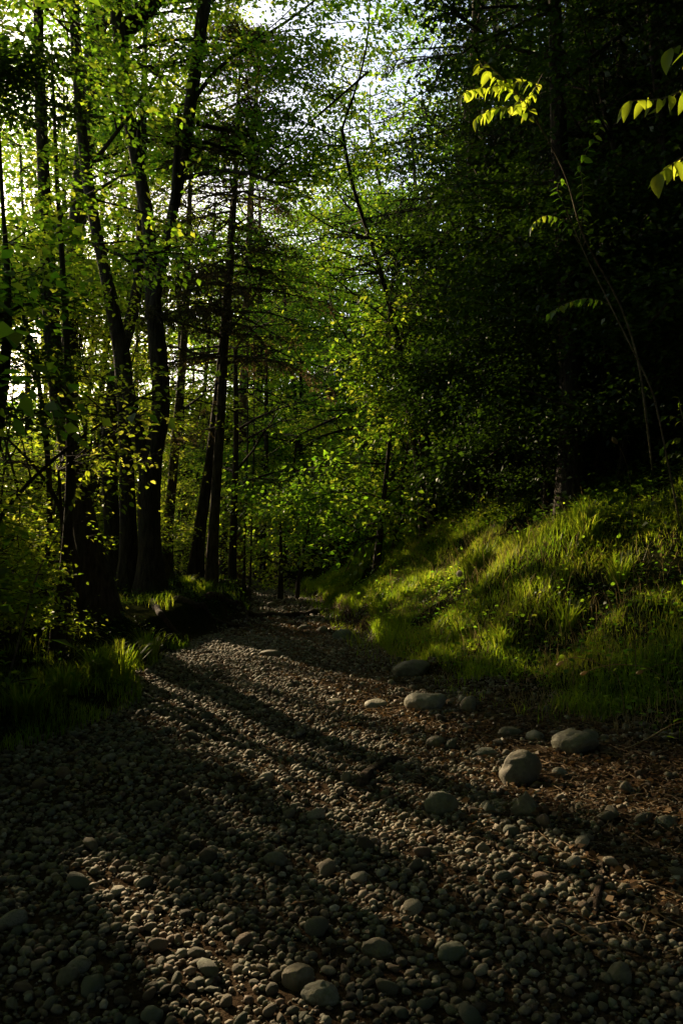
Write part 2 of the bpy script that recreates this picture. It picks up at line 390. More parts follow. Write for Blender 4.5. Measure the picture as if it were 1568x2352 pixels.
def broadleaf(name, label, cat, stems, group=None, limbs=10, z0=2.0, z1=99, L=2.2, leaves=8000, size=.07, mat='leaf', bark='bark',
              el=(.1, .7), droop=.3, az_c=None, az_s=1.0, bumpy=.07, subs=4, sides=10, spread=.16, do_carve=True, fine=False, twigs=True, tilt=.45, sink=.25, top=True, zmin=None):
    """stems: list of (points, radii); the first point of the first stem is on the ground"""
    base = np.array(stems[0][0][0], float)
    if base[1] > 18: leaves = int(leaves * .68); size = size * 1.2
    root = thing(name, base, label, cat, group)
    LV = Leaves(); TB = Tubes(); TR = []; Lb_ = base[1] > 14 or abs(base[0]) > 6
    starts = []
    for si, (pts, rad) in enumerate(stems):
        pts = np.array(pts, float); 
        P, R = resample(pts, rad, .28)
        if abs(pts[0][2] - ground(pts[0][0], pts[0][1])) < .6 and R[0] > .03:
            R = R * (1 + .55 * np.exp(-(P[:, 2] - P[0][2]) / .28)); P[0][2] -= sink
        T = Tubes(); T.add(P - base, R, sides, bumpy, si + len(name)); 
        TR.append(link('trunk' if len(stems) == 1 else 'stem', T.mesh('trunk'), M[bark], root))
        zr = P[:, 2] - base[2]
        ok = np.where((zr > z0) & (zr < z1))[0]
        if len(ok): starts += [(P[k], R[k]) for k in ok]
        if top and len(ok): starts += [(P[-1], R[-1])] * 3
    nl = max(1, limbs); per = max(1, leaves // (nl * (subs + 1)))
    for i in range(nl):
        p, r = starts[RS.randint(len(starts))]
        az = RS.uniform(-pi, pi) if az_c is None else az_c + RS.uniform(-1, 1) * az_s
        Li = L * RS.uniform(.6, 1.25)
        b = branch_pts(p, az, RS.uniform(*el), Li, 6, droop)
        if do_carve:
            for _t in range(6):
                if clear(b): break
                p, r = starts[RS.randint(len(starts))]
                b = branch_pts(p, RS.uniform(-pi, pi) if az_c is None else az_c + RS.uniform(-1, 1) * az_s, RS.uniform(*el), Li, 6, droop)
        rr = min(r * .55, .012 * Li + .012)
        TB.add(b[::2] - base if Lb_ else b - base, np.linspace(rr, .006, len(b))[::2] if Lb_ else np.linspace(rr, .006, len(b)), 4)
        spray(LV, b[3], b[-1], per, size, spread, tilt=tilt)
        for s in range(subs):
            k = RS.randint(1, 6); f = RS.rand()
            q = b[k] * (1 - f) + b[min(k + 1, 6)] * f
            d = b[-1] - b[0]; a0 = math.atan2(d[0], d[1]) + random.choice([-1, 1]) * RS.uniform(.5, 1.2)
            c = branch_pts(q, a0, RS.uniform(-.15, .5), Li * RS.uniform(.3, .6), 4, droop * .6)
            if not do_carve or clear(c): TB.add(c[::2] - base, np.linspace(rr * .5, .004, 3), 3)
            spray(LV, c[1], c[-1], per, size, spread, tilt=tilt)
            if twigs:
                for _ in range(3):
                    k2 = RS.randint(1, 5); tw = branch_pts(c[k2], a0 + RS.uniform(-1.2, 1.2), RS.uniform(-.3, .5), Li * .2, 2)
                    TB.add(tw - base, [.004, .003, .002], 3)
    link('branches', TB.mesh('branches'), M[bark], root)['kind'] = 'stuff'
    if zmin is not None:
        for q_ in range(len(LV.P)):
            kk = LV.P[q_][:, 2] > zmin + .25 * np.sin(LV.P[q_][:, 0] * 3); LV.P[q_], LV.A[q_], LV.N[q_], LV.S[q_] = LV.P[q_][kk], LV.A[q_][kk], LV.N[q_][kk], LV.S[q_][kk]
    me = LV.mesh('crown', do_carve=do_carve, fine=fine)
    o = link('crown', me, M[mat], root); o.location = -Vector(base)
    o['kind'] = 'stuff'
    return root

def spruce(name, label, pts, rad, z0, z1, Lb, group=None, step=.33, nb=5, mat='needle', bark='bark_spruce', droop=.5, hang=.28, dens=1.0, az_c=None, az_s=pi, taper=.75, dead=0):
    base = np.array(pts[0], float); root = thing(name, base, label, 'tree', group)
    P, R = resample(pts, rad, .3); R = R * (1 + .4 * np.exp(-(P[:, 2] - P[0][2]) / .3)); P[0][2] -= .25
    T = Tubes(); T.add(P - base, R, 10, .05, 3); link('trunk', T.mesh('trunk'), M[bark], root)
    TB = Tubes(); LV = Leaves(); z = z0
    while z < z1:
        p = np.array([np.interp(z + base[2], P[:, 2], P[:, k]) for k in range(3)])
        f = (z - z0) / (z1 - z0)
        for i in range(nb):
            az = RS.uniform(-pi, pi) if az_c is None else az_c + RS.uniform(-1, 1) * az_s
            Li = Lb * (1 - taper * f) * RS.uniform(.6, 1.15)
            isdead = RS.rand() < dead * (1 - f)
            b = branch_pts(p + [0, 0, RS.uniform(-.15, .15)], az, RS.uniform(-.05, .25), Li, 7, droop)
            if not clear(b, .8): continue
            TB.add(b - base, np.linspace(.022, .004, 8) * (.5 + Li * .3), 4)
            nt_ = int(Li * 13 * dens)
            for s in range(nt_):
                t = RS.uniform(.12, 1.0) * 6.99; k = int(t); q = b[k] + (b[k + 1] - b[k]) * (t - k)
                sd = RS.choice([-1, 1]); dirv = nrm(b[min(k + 1, 7)] - b[k]); side = nrm(np.cross(dirv, [0, 0, 1.0])) * sd
                ln = hang * RS.uniform(.5, 1.3) * (1.2 - .5 * t / 7) * (1 if not isdead else .7)
                e = q + (dirv * .45 + side * .75 + np.array([0, 0, -RS.uniform(.15, 1.0)])) * ln
                m_ = int(16 if not isdead else 5)
                u = RS.rand(m_); PP = q + (e - q) * u[:, None]
                ax = nrm(e - q); A = ax * .7 + RS.normal(0, .55, (m_, 3)); N = RS.normal(0, 1, (m_, 3))
                LV.add(PP, A, N, RS.uniform(.035, .075, m_))
                if s % 3 == 0: TB.add(np.array([q, (q + e) / 2 + [0, 0, .01], e]) - base, [.004, .003, .002], 3)
        z += step * RS.uniform(.7, 1.3)
    link('branches', TB.mesh('branches'), M[bark], root)['kind'] = 'stuff'
    o = link('crown', LV.mesh('crown', wide=.13), M[mat], root); o.location = -Vector(base); o['kind'] = 'stuff'
    return root

def S(Y, px, base=True, dY=0.0):
    """stem from photo measurements: list of (px, py, width_px) at distance Y"""
    out = []; rr = []
    n = len(px)
    for i, (x, y, w) in enumerate(px):
        Yi = Y + dY * i / max(1, n - 1)
        out.append(W(x, y, Yi)); rr.append(w / 784 * .4247 * Yi / 2)
    out = np.array(out)
    if base: out[0][2] = ground(out[0][0], out[0][1]) 
    return out, rr
def up(P, R, h, lean=(0, 0)):
    """carry a stem on above the frame"""
    d = nrm(P[-1] - P[-2]); d = nrm(d + np.array([lean[0], lean[1], .6]))
    return np.vstack([P, P[-1] + d * h * .5, P[-1] + d * h]), list(R) + [R[-1] * .75, R[-1] * .35]

# ------------------------------------------------------------------ leafy sprigs that catch the sun: places first, so the canopy leaves them a gap
SPRIG_A = [W(1300, 400, 4.9), W(1235, 280, 4.5), W(1180, 200, 4.3), W(1110, 140, 4.1)]
for q in [W(1110, 160, 4.1), W(1160, 200, 4.2), W(1200, 180, 4.3), W(1080, 215, 4.2), W(1130, 250, 4.3), W(1200, 240, 4.4), W(1240, 230, 4.5)]: add_lit(q, .13)
for q in [W(1470, 260, 2.7), W(1520, 250, 2.7), W(1540, 390, 2.8), W(1500, 420, 2.8)]: add_lit(q, .09, .8)
for q in [W(1280, 480, 5.3), W(1250, 520, 5.4), W(1380, 300, 5.0), W(1300, 690, 6.0), W(1110, 780, 6.0)]: add_lit(q, .10, .8)
for q in [W(1540, 960, 4.2), W(1555, 1020, 4.2), W(1070, 1130, 8.5), W(1110, 1120, 8.5)]: add_lit(q, .14, .9)
for q in [W(1285, 1520, 4.8), W(1400, 1522, 4.75), W(1470, 1540, 4.7), W(1340, 1545, 4.6)]: add_lit(q, .07, 1)

# ------------------------------------------------------------------ trees left of the path
GL = 'dark trunks along the left side of the path'
PA, RA = up(*S(9.3, [(238, 1440, 76), (215, 1300, 66), (190, 1180, 56), (170, 1080, 50), (152, 1000, 46), (138, 920, 44), (126, 840, 40), (117, 740, 38), (111, 600, 34), (104, 470, 30), (98, 330, 26), (92, 180, 24), (88, 20, 22)], dY=.6), 3)
broadleaf('broadleaf_tree', 'thick dark trunk leaning left with flared foot, nearest large tree left of the path', 'tree', [(PA, RA)], GL,
          limbs=22, z0=4.0, L=2.0, leaves=10000, size=.085, mat='leaf', droop=.35)
PB, RB = up(*S(7.9, [(128, 1500, 30), (140, 1400, 26), (155, 1260, 22), (162, 1120, 20), (163, 990, 18), (158, 880, 17), (153, 760, 15), (146, 640, 13), (138, 520, 11), (130, 400, 9)], dY=.3), 1.5)
broadleaf('slender_tree', 'slender dark stem crossing in front of the thick leaning trunk', 'tree', [(PB, RB)], GL,
          limbs=8, z0=3.8, L=1.1, leaves=1800, size=.075, mat='leaf', fine=True)
PC, RC = up(*S(13.6, [(268, 1350, 46), (262, 1280, 40), (254, 1140, 37), (250, 1000, 35), (258, 900, 33), (276, 820, 31), (296, 750, 30), (314, 690, 26), (322, 600, 22), (326, 450, 18)]), 4)
broadleaf('broadleaf_tree', 'dark trunk bending right behind its neighbour, left of the forked pair', 'tree', [(PC, RC)], GL, limbs=14, z0=5, L=2.1, leaves=6500, size=.085, mat='leaf_lime')
PD, RD = up(*S(12.8, [(298, 1350, 52), (295, 1270, 42), (294, 1150, 38), (291, 1050, 32), (289, 960, 34), (288, 870, 42), (276, 790, 36), (258, 700, 32), (242, 620, 27), (224, 545, 25), (205, 440, 25), (188, 300, 25), (178, 160, 25), (170, 0, 24)], dY=-.6), 4)
broadleaf('broadleaf_tree', 'dark straight trunk that leans left high up, just left of the forked tree', 'tree', [(PD, RD)], GL, limbs=22, z0=4.9, L=2.2, leaves=11000, size=.085, mat='leaf')
PE, RE = S(12.4, [(348, 1365, 66), (346, 1300, 52), (342, 1200, 50), (340, 1120, 52), (344, 1060, 46), (362, 1010, 42), (374, 930, 42), (371, 870, 42), (360, 790, 40), (351, 700, 36), (347, 620, 32), (343, 520, 31), (328, 430, 30), (305, 330, 30), (288, 220, 30), (278, 120, 33), (285, 70, 35)])
E2 = S(12.4, [(341, 1080, 40), (322, 1010, 34), (303, 960, 32), (292, 900, 30), (287, 850, 24)], base=False)
E3 = S(12.4, [(285, 75, 40), (310, 52, 42), (340, 25, 44), (372, -20, 44), (420, -90, 40), (470, -180, 30)], base=False)
E4 = up(*S(12.3, [(352, 720, 24), (366, 640, 22), (386, 540, 24), (408, 440, 25), (425, 350, 27), (437, 250, 28), (450, 150, 30), (462, 60, 30), (474, -20, 30)], base=False, dY=-.5), 4)
E5 = S(12.0, [(412, 260, 12), (408, 330, 14), (402, 400, 14), (398, 470, 12)], base=False)
E6 = S(12, [(440, 240, 10), (480, 170, 9), (540, 120, 8), (600, 88, 7), (660, 50, 6), (720, 5, 5), (760, -30, 4)], base=False, dY=.4)
E7 = S(12.1, [(278, 130, 30), (272, 60, 28), (262, -20, 24), (250, -120, 18)], base=False)
broadleaf('forked_tree', 'big dark tree that forks low into two tall stems beside the mound', 'tree', [(PE, RE), E2, E3, E4, E5, E6, E7], GL,
          limbs=34, z0=4.9, L=2.3, leaves=17000, size=.085, mat='leaf', droop=.45)
P2 = up(*S(15.5, [(185, 430, 40), (195, 350, 42), (205, 260, 44), (214, 160, 46), (222, 60, 48), (228, -20, 48)], base=False), 4)
P1 = S(15.5, [(150, 1380, 40), (160, 1200, 38), (158, 1000, 38), (160, 800, 38), (170, 600, 38), (185, 430, 40)])
broadleaf('broadleaf_tree', 'brownish rough trunk high up behind the two leaning dark stems', 'tree', [(np.vstack([P1[0], P2[0][1:]]), list(P1[1]) + list(P2[1][1:]))], GL,
          limbs=22, z0=4.5, L=2.5, leaves=12000, size=.095, mat='leaf_lime')
PF, RF = up(*S(16.5, [(382, 1320, 26), (388, 1200, 23), (396, 1110, 22), (405, 1000, 21), (414, 900, 19), (424, 780, 17), (430, 650, 15)]), 3)
broadleaf('broadleaf_tree', 'dim brown trunk standing between the forked tree and the spruce', 'tree', [(PF, RF)], GL, limbs=16, z0=3, L=1.8, leaves=7000, size=.09, mat='leaf', bark='bark_spruce')
PG, RG = up(*S(15.5, [(448, 1330, 36), (455, 1240, 30), (468, 1160, 27), (480, 1080, 25), (492, 1000, 23), (502, 900, 22), (511, 800, 19), (520, 690, 16)]), 2)
broadleaf('broadleaf_tree', 'dark trunk leaning right and crossing behind the pale spruce trunk', 'tree', [(PG, RG)], GL, limbs=10, z0=4.5, L=1.5, leaves=4500, size=.09, mat='leaf_shaded')
# spruce by the path
PH, RH = S(13.6, [(485, 1350, 28), (488, 1250, 25), (497, 1120, 23), (506, 980, 22), (512, 850, 20), (519, 750, 18), (527, 640, 16), (535, 520, 14), (541, 400, 12), (546, 290, 9), (550, 180, 6), (552, 90, 3)])
spruce('spruce_tree', 'tall slim spruce with drooping brown boughs at the left edge of the path', PH, RH, 2.4, 11.3, 2.3, 'tall conifers beyond the bend', mat='needle', hang=.38, nb=6, step=.30, dead=.1, dens=1.7)
PK, RK = S(24, [(548, 1300, 24), (556, 1000, 22), (566, 700, 17), (574, 500, 15), (582, 330, 13), (590, 200, 9), (594, 90, 4)])
spruce('pine_tree', 'distant reddish pine trunk seen against the sky behind the slim spruce', PK, RK, 8, 21, 3.2, 'tall conifers beyond the bend', bark='bark_pine', mat='needle', hang=.4, nb=4, step=.7, dens=.6)
# far thin trunks
for px, w, Yd, lb, top in [((533, 1320), 19, 17.5, 'dark straight trunk just right of the pale spruce trunk', 3.5), ((603, 1300), 14, 22, 'thin dark trunk behind the end of the path', 6), ((682, 1260), 13, 24, 'thin dark trunk right of where the path bends away', 6),
                       ((560, 1310), 6, 20, 'very thin sapling stem between two dark trunks at the bend', 4), ((575, 1300), 5, 20, 'hair thin stem beside the distant dark trunk', 4)]:
    P_, R_ = S(Yd, [(px[0], px[1], w), (px[0] + 4, px[1] - 130, w * .9), (px[0] + 9, px[1] - 300, w * .7), (px[0] + 8, px[1] - 520, w * .5)])
    broadleaf('background_tree' if w > 8 else 'sapling', lb, 'tree', [(P_, R_)], 'thin trunks at the bend of the path', limbs=10, z0=2.0 if w > 8 else 1.5, L=1.9 if w > 8 else 1.0, leaves=5200 if w > 8 else 1800, size=.095, mat='leaf', twigs=False, sides=8)
# thin stems at far left
for lb, pts, Yd, lv in [
    ('thin stem at the left border leaning away from the path', [(100, 1330, 12), (118, 1180, 13), (112, 1050, 13), (100, 960, 12), (90, 860, 11), (66, 760, 9), (40, 680, 8), (15, 560, 7)], 9.0, 1700),
    ('bare branching stem that slants up from lower left across the leaves', [(-40, 1230, 10), (0, 1180, 10), (60, 1110, 9), (120, 1050, 8), (180, 1010, 7), (250, 960, 6), (320, 915, 5)], 7.5, 250),
    ('crooked thin stem beside the foot of the thick leaning trunk', [(195, 1450, 22), (190, 1380, 20), (176, 1290, 17), (160, 1200, 13), (120, 1110, 9), (70, 1050, 7), (20, 1010, 5)], 8.6, 700),
    ('short dark stem among the low leaves near the left grass', [(160, 1490, 14), (158, 1400, 13), (150, 1300, 10), (140, 1180, 8), (135, 1080, 6)], 8.3, 800)]:
    P_, R_ = S(Yd, pts, base=('slants' not in lb))
    if 'slants' in lb: P_ = np.vstack([[P_[0][0] - .3, P_[0][1], ground(P_[0][0] - .3, P_[0][1])], P_]); R_ = [R_[0] * 1.2] + list(R_)
    broadleaf('sapling', lb, 'tree', [(P_, R_)], 'thin stems in the left undergrowth', limbs=10, z0=.9, L=1.0, leaves=lv, size=.07, mat='leaf_lime', sides=7, fine=True)
# dark leaning mass at left border
PL, RL = up(*S(7.2, [(-60, 1500, 36), (-40, 1250, 34), (-20, 1050, 32), (0, 930, 30), (14, 850, 26), (22, 760, 20), (20, 640, 14), (8, 500, 10)]), 1.5)
broadleaf('ivy_clad_tree', 'dark trunk bulging with shadowed leaves at the left border, mid height', 'tree', [(PL, RL)], GL, limbs=22, z0=2.2, z1=3.7, L=.7, leaves=6000, size=.055, mat='leaf_shaded', fine=True, el=(-.3, .4))

# woodland between the path and the lake: shrubs that carry the bright back-lit leaves
def stem_up(x, y, h, lean=.15, r=.06, n=5):
    z = float(ground(x, y)); az = RS.uniform(-pi, pi); P = [np.array([x, y, z])]
    for i in range(n): P.append(P[-1] + np.array([sin(az) * lean * h / n, cos(az) * lean * h / n, h / n]) + RS.normal(0, .03, 3) * [1, 1, 0])
    return np.array(P), list(np.linspace(r, r * .25, n + 1))
def stem_free(x, y, h, lean=.15, r=.06, n=5, tries=14, j=.9):
    """the same, set where it stands least in the way of the sunlit patches"""
    best = None
    for k in range(tries):
        st = stem_up(x + RS.uniform(-j, j), y + RS.uniform(-j, j), h, lean, r, n)
        P = resample(st[0], st[1], .15)[0]; c = 0
        for q, rr in zip(LITP[:NPX], LITR[:NPX]):
            d = P - q; t = d @ SDIR; e = np.linalg.norm(d - t[:, None] * SDIR, axis=1); c += np.any((t > 1.4) & (e < rr + r))
        if best is None or c < best[0]: best = (c, st)
    return best[1]
GS = 'bushes between the left trees and the lake'
bush_labels = ['leafy bush with pale backlit leaves low at the left border', 'dense bush behind the foot of the leaning trunk', 'sprawling bush with level leaf layers beside the left grass tuft', 'tall bush filling the gap between the leaning trunk and the dark pair',
    'airy bush beyond the slender crossing stem', 'low bush at the lower left border above the dark grass', 'glowing yellow green bush seen behind the forked tree', 'bush with fine leaves below the ivy clad trunk', 'bright bush high on the left border', 'bush reaching behind the dim brown trunk',
    'far bush near the water left of the spruce', 'small bush between the forked tree and the dim trunk', 'tall slim bush whose leaves glow between the dark pair and the forked tree', 'tallest bush, high behind the forked tree', 'bush of medium height just left of the dim brown trunk']
bl = [(-4.4, 8.2, 2.2), (-4.8, 10.6, 3.0), (-3.7, 8.4, 1.1), (-5.4, 13.5, 5.0), (-5.2, 9.2, 4.6), (-3.3, 6.4, .9), (-5.8, 16.5, 6.0), (-5.6, 8.2, 4.2), (-6.2, 11.5, 6.5), (-5.5, 19, 6), (-4.8, 22, 6.0), (-4.0, 18, 3.2), (-5.0, 14.6, 6.4), (-6.3, 17.6, 7.2), (-4.2, 16.2, 5.0)]
for i, (x, y, h) in enumerate(bl):
    st = [stem_free(x, y, h * RS.uniform(.8, 1.1), .25, .018 + .003 * h, j=.35) for _ in range(4)]
    broadleaf('hazel_bush', bush_labels[i], 'bush', st, GS, limbs=int(16 + 5 * h), z0=.15, L=.7 + .2 * h, leaves=int((5200 if h < 3 else 3000) + 1800 * h), size=.052 if h < 3.3 else .07, mat='leaf_lime', el=(-.2, .6), droop=.25, fine=(y < 7), sides=5, spread=.14, tilt=.38)
# taller trees on the lake side and down the path: they carry the canopy that shades it
for i, (x, y, h, lb) in enumerate([(-4.6, 5.6, 4.4, 'added dense shade bush outside the left border beside the dark grass'), (-5.6, 7.2, 5.0, 'added dense shade bush outside the left border behind the near sapling'), (-6.8, 9.4, 6.0, 'added dense tall shade bush outside the left border near the lake'), (-8.2, 12.2, 7.0, 'added dense tall shade bush on the shore outside the left border'), (-9.4, 15.2, 8.0, 'farthest added dense shade bush on the shore outside the left border'), (-4.0, 4.2, 2.6, 'added low shade bush outside the left border near the viewer')]):
    st = [stem_free(x, y, h * RS.uniform(.8, 1.1), .2, .03, j=.35) for _ in range(3)]
    broadleaf('hazel_bush', lb, 'bush', st, GS, limbs=int(24 + 5 * h), z0=.2, L=1.1 + .12 * h, leaves=6500, size=.12, mat='leaf', el=(-.2, .6), twigs=False, sides=5, spread=.25)  # unseen bushes added to keep stray sun off the path
GLk = 'trees on the lake shore behind the left thicket'
shore = [(-9.6, 23.5, 14, 1.2), (-11.0, 30, 15, 1.2), (-5.0, 17.6, 9, 1), (-6.0, 19.2, 12, 1.1), (-7.8, 22.5, 13, 1.1), (-9.2, 26, 14, 1.1), (-5.2, 23, 12.5, 1.1), (-5.6, 12.8, 6.0, .9), (-7.6, 16.4, 10, 1), (-7.0, 14.5, 9, 1.0), (-8.2, 18, 10, 1.0), (-6.8, 21, 11, 1), (-8.6, 24.5, 12, 1), (-6.4, 27, 12, 1), (-9.5, 29, 13, 1), (-7.2, 10.5, 8, .8), (-10.5, 21, 11, 1), (-4.4, 26, 12, 1), (-8.4, 13.2, 9, .8)]
sl = ['tallest shore tree darkening the upper left corner', 'remote tall tree at the water behind the leaning trunk', 'leafy tree between the forked tree and the dim trunk, toward the shore', 'broad shore tree closing the view left of the slim spruce', 'tall dense shore tree behind the paired trunks', 'very tall far shore tree at upper left', 'tall tree on the bank left of the pine', 'short dense tree behind the leaning trunk, toward the lake', 'dense shore tree behind the dark pair of trunks', 'pale crowned shore tree behind the thick leaning trunk', 'shore tree whose crown glows at upper left', 'shore tree behind the forked pair', 'shore tree with high crown left of the pine', 'tall shore tree directly behind the slim spruce',
      'farthest shore tree showing between the upper stems', 'shore tree at the left border with overexposed leaves', 'outermost shore tree against the bright lake sky', 'tall tree left of where the path ends', 'thin crowned shore tree above the left bushes']
for i, (x, y, h, dn) in enumerate(shore):
    broadleaf('shore_tree', sl[i], 'tree', [stem_free(x, y, h, .08, .10)], GLk, limbs=36, z0=1.8, L=2.6, leaves=int(9000 * dn), size=.105, mat='leaf_lime' if i % 3 else 'leaf', el=(.0, .8), twigs=False, spread=.3, subs=4)

# ------------------------------------------------------------------ trees beyond the bend and up the right-hand slope
GC = 'sunlit leafy trees beyond the bend'
cen = [(.6, 17.5, 7.6, 'leaf', 'bright green leafy tree right of the path end, its crown filling the middle'), (-1.0, 24, 8.6, 'leaf', 'sunlit tree behind the end of the path'), (2.2, 20, 11.5, 'leaf', 'green tree high on the slope behind the leaning stem'), (-.2, 30, 9.5, 'leaf', 'distant tree under the sky gap'),
       (-3.4, 33, 13, 'leaf', 'far tree left of the sky gap'), (3.2, 26, 11, 'leaf_shaded', 'far shaded tree on the slope'), (-1.2, 15.8, 2.3, 'leaf', 'low bush where the path bends out of sight'), (.6, 14.2, 3.6, 'leaf', 'rounded bush with small bright leaves at the foot of the slope'), (-2.2, 40, 12, 'leaf', 'farthest green tree down the path'), (-2.6, 25.5, 13, 'leaf', 'tall tree whose top breaks up the sky gap beside the pine')]
for x, y, h, mt, lb in cen:
    broadleaf('leafy_tree' if h > 4 else 'hazel_bush', lb, 'tree' if h > 4 else 'bush', [stem_up(x, y, h, .1, .02 + .012 * h), stem_up(x + .3, y + .2, h * .8, .2, .02 + .008 * h)], GC, limbs=int(22 + h * 4), z0=.5, L=1.0 + .17 * h, leaves=int(4000 + 1150 * h), size=.078 + .0013 * y, mat=mt, twigs=False, el=(-.1, .7), spread=.26)
# leaning multi-stem tree at the foot of the slope
Y0 = 14.0
A1 = S(Y0, [(990, 1150, 22), (982, 1100, 19), (970, 1020, 16), (955, 950, 14), (936, 890, 13), (922, 820, 12), (905, 740, 12), (884, 660, 11), (866, 600, 10), (849, 550, 10), (834, 500, 9), (814, 450, 9), (800, 390, 9), (790, 330, 8), (784, 290, 8)], dY=-1.3)
A2 = S(12.7, [(784, 300, 7), (796, 255, 6), (818, 205, 5), (838, 150, 5), (846, 80, 4), (850, 0, 3), (850, -80, 3)], base=False)
A3 = S(12.7, [(845, 165, 6), (790, 215, 5), (740, 255, 5), (690, 300, 4), (660, 330, 3)], base=False)
A4 = S(12.7, [(788, 335, 5), (760, 318, 4), (735, 322, 3), (715, 345, 3), (700, 370, 2)], base=False)
A5 = S(Y0, [(978, 1150, 13), (966, 1080, 11), (948, 1010, 10), (936, 960, 9), (928, 900, 8), (915, 820, 6)])
A6 = S(Y0, [(998, 1148, 13), (990, 1080, 12), (980, 1010, 11), (974, 950, 10), (971, 890, 9), (968, 800, 7), (960, 700, 6)])
A7 = S(13.5, [(952, 930, 6), (900, 890, 5), (850, 840, 5), (800, 790, 4), (770, 740, 4), (750, 690, 3)], base=False)
A8 = S(13.2, [(905, 745, 5), (850, 700, 4), (800, 670, 4), (760, 640, 3), (730, 600, 3)], base=False)
broadleaf('leaning_tree', 'slender multi stemmed tree leaning left over the path, bare lower stems', 'tree', [A1, A2, A3, A4, A5, A6, A7, A8], None,
          limbs=56, z0=2.6, L=1.7, leaves=15000, size=.07, mat='leaf', sides=7, bark='bark', az_c=-1.2, az_s=1.5, fine=True, bumpy=.04, top=False)
tp = S(Y0 - .1, [(968, 1140, 9), (955, 1060, 8), (942, 990, 8), (930, 920, 7), (926, 850, 5)])
broadleaf('pale_sapling', 'pale barked thin sapling beside the leaning stems', 'tree', [tp], None, limbs=5, z0=1.8, L=.7, leaves=450, size=.07, mat='leaf', bark='bark_pale', sides=7, fine=True)
tp2 = S(Y0 - .2, [(985, 1120, 8), (978, 1040, 8), (973, 960, 9), (971, 885, 8), (966, 800, 6)])
broadleaf('pale_sapling', 'pale barked sapling in front of the leaning tree, its stem catching the light', 'tree', [tp2], None, limbs=5, z0=2.2, L=.7, leaves=450, size=.07, mat='leaf', bark='bark_pale', sides=7, fine=True)

def dup(root, loc, rz, sc_, label, group=None):
    r_ = root.copy(); COL.objects.link(r_); r_.location = loc; r_.rotation_euler = (0, 0, rz); r_.scale = (sc_, sc_, sc_); r_['label'] = label
    if group: r_['group'] = group
    for ch in list(root.children):
        c = ch.copy(); COL.objects.link(c); c.parent = r_
    return r_
def plant(protos, spots, group):
    used = set()
    for i, (k, x, y, sc_, lb) in enumerate(spots):
        loc = (x, y, float(ground(x, y)))
        if k not in used:
            used.add(k); o = protos[k]; o.location = loc; o.rotation_euler = (0, 0, RS.uniform(0, 6.28)); o.scale = (sc_,) * 3; o['label'] = lb; o['group'] = group
        else: dup(protos[k], loc, RS.uniform(0, 6.28), sc_, lb, group)
    for k in protos:
        if k not in used: raise RuntimeError(k)
GR = 'dark spruces on the right slope'
sp = {}
for k, (h, z0, Lb, dn) in {'a': (13, 2.2, 3.0, 1.25), 'b': (12, .6, 2.7, 1.25)}.items():
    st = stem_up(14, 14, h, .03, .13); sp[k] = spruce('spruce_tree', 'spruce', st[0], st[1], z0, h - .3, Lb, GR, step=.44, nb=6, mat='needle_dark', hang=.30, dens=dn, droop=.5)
plant(sp, [('a', 2.1, 14.0, 1.0, 'dark spruce with heavy boughs reaching left over the path, right of the sky gap'), ('b', 5.6, 11.4, 1.0, 'dark spruce behind the lit sprigs on the right slope'),
           ('b', 4.6, 15.0, 1.05, 'spruce deep in shade above the leaning tree'), ('a', 7.6, 13.6, 1.0, 'shaded spruce at the upper right border'), ('a', 3.8, 19.0, 1.1, 'far spruce between the sunlit tree and the dark slope'),
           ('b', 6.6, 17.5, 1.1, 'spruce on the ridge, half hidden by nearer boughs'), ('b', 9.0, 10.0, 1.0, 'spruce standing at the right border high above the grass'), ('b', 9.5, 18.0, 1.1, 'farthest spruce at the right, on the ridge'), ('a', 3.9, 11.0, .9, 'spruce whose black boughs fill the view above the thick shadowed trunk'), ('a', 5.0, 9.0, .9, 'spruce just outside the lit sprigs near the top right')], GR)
GH = 'shaded leafy trees on the right slope'
hb = {}
for k, (h, nl, ll, lv, sz) in {'tall': (9, 62, 2.5, 26000, .085), 'mid': (6.5, 50, 2.0, 22000, .08), 'bush': (2.6, 34, 1.2, 11000, .065)}.items():
    hb[k] = broadleaf('shaded_tree' if k != 'bush' else 'shaded_bush', 'shaded', 'tree' if k != 'bush' else 'bush', [stem_up(14, 14, h, .1, .03 + .011 * h), stem_up(14.2, 14.1, h * .8, .2, .03 + .006 * h)], GH, limbs=nl, z0=.3, L=ll, leaves=lv, size=sz, mat='leaf_shaded', twigs=False, el=(-.25, .7), spread=.24, do_carve=False)
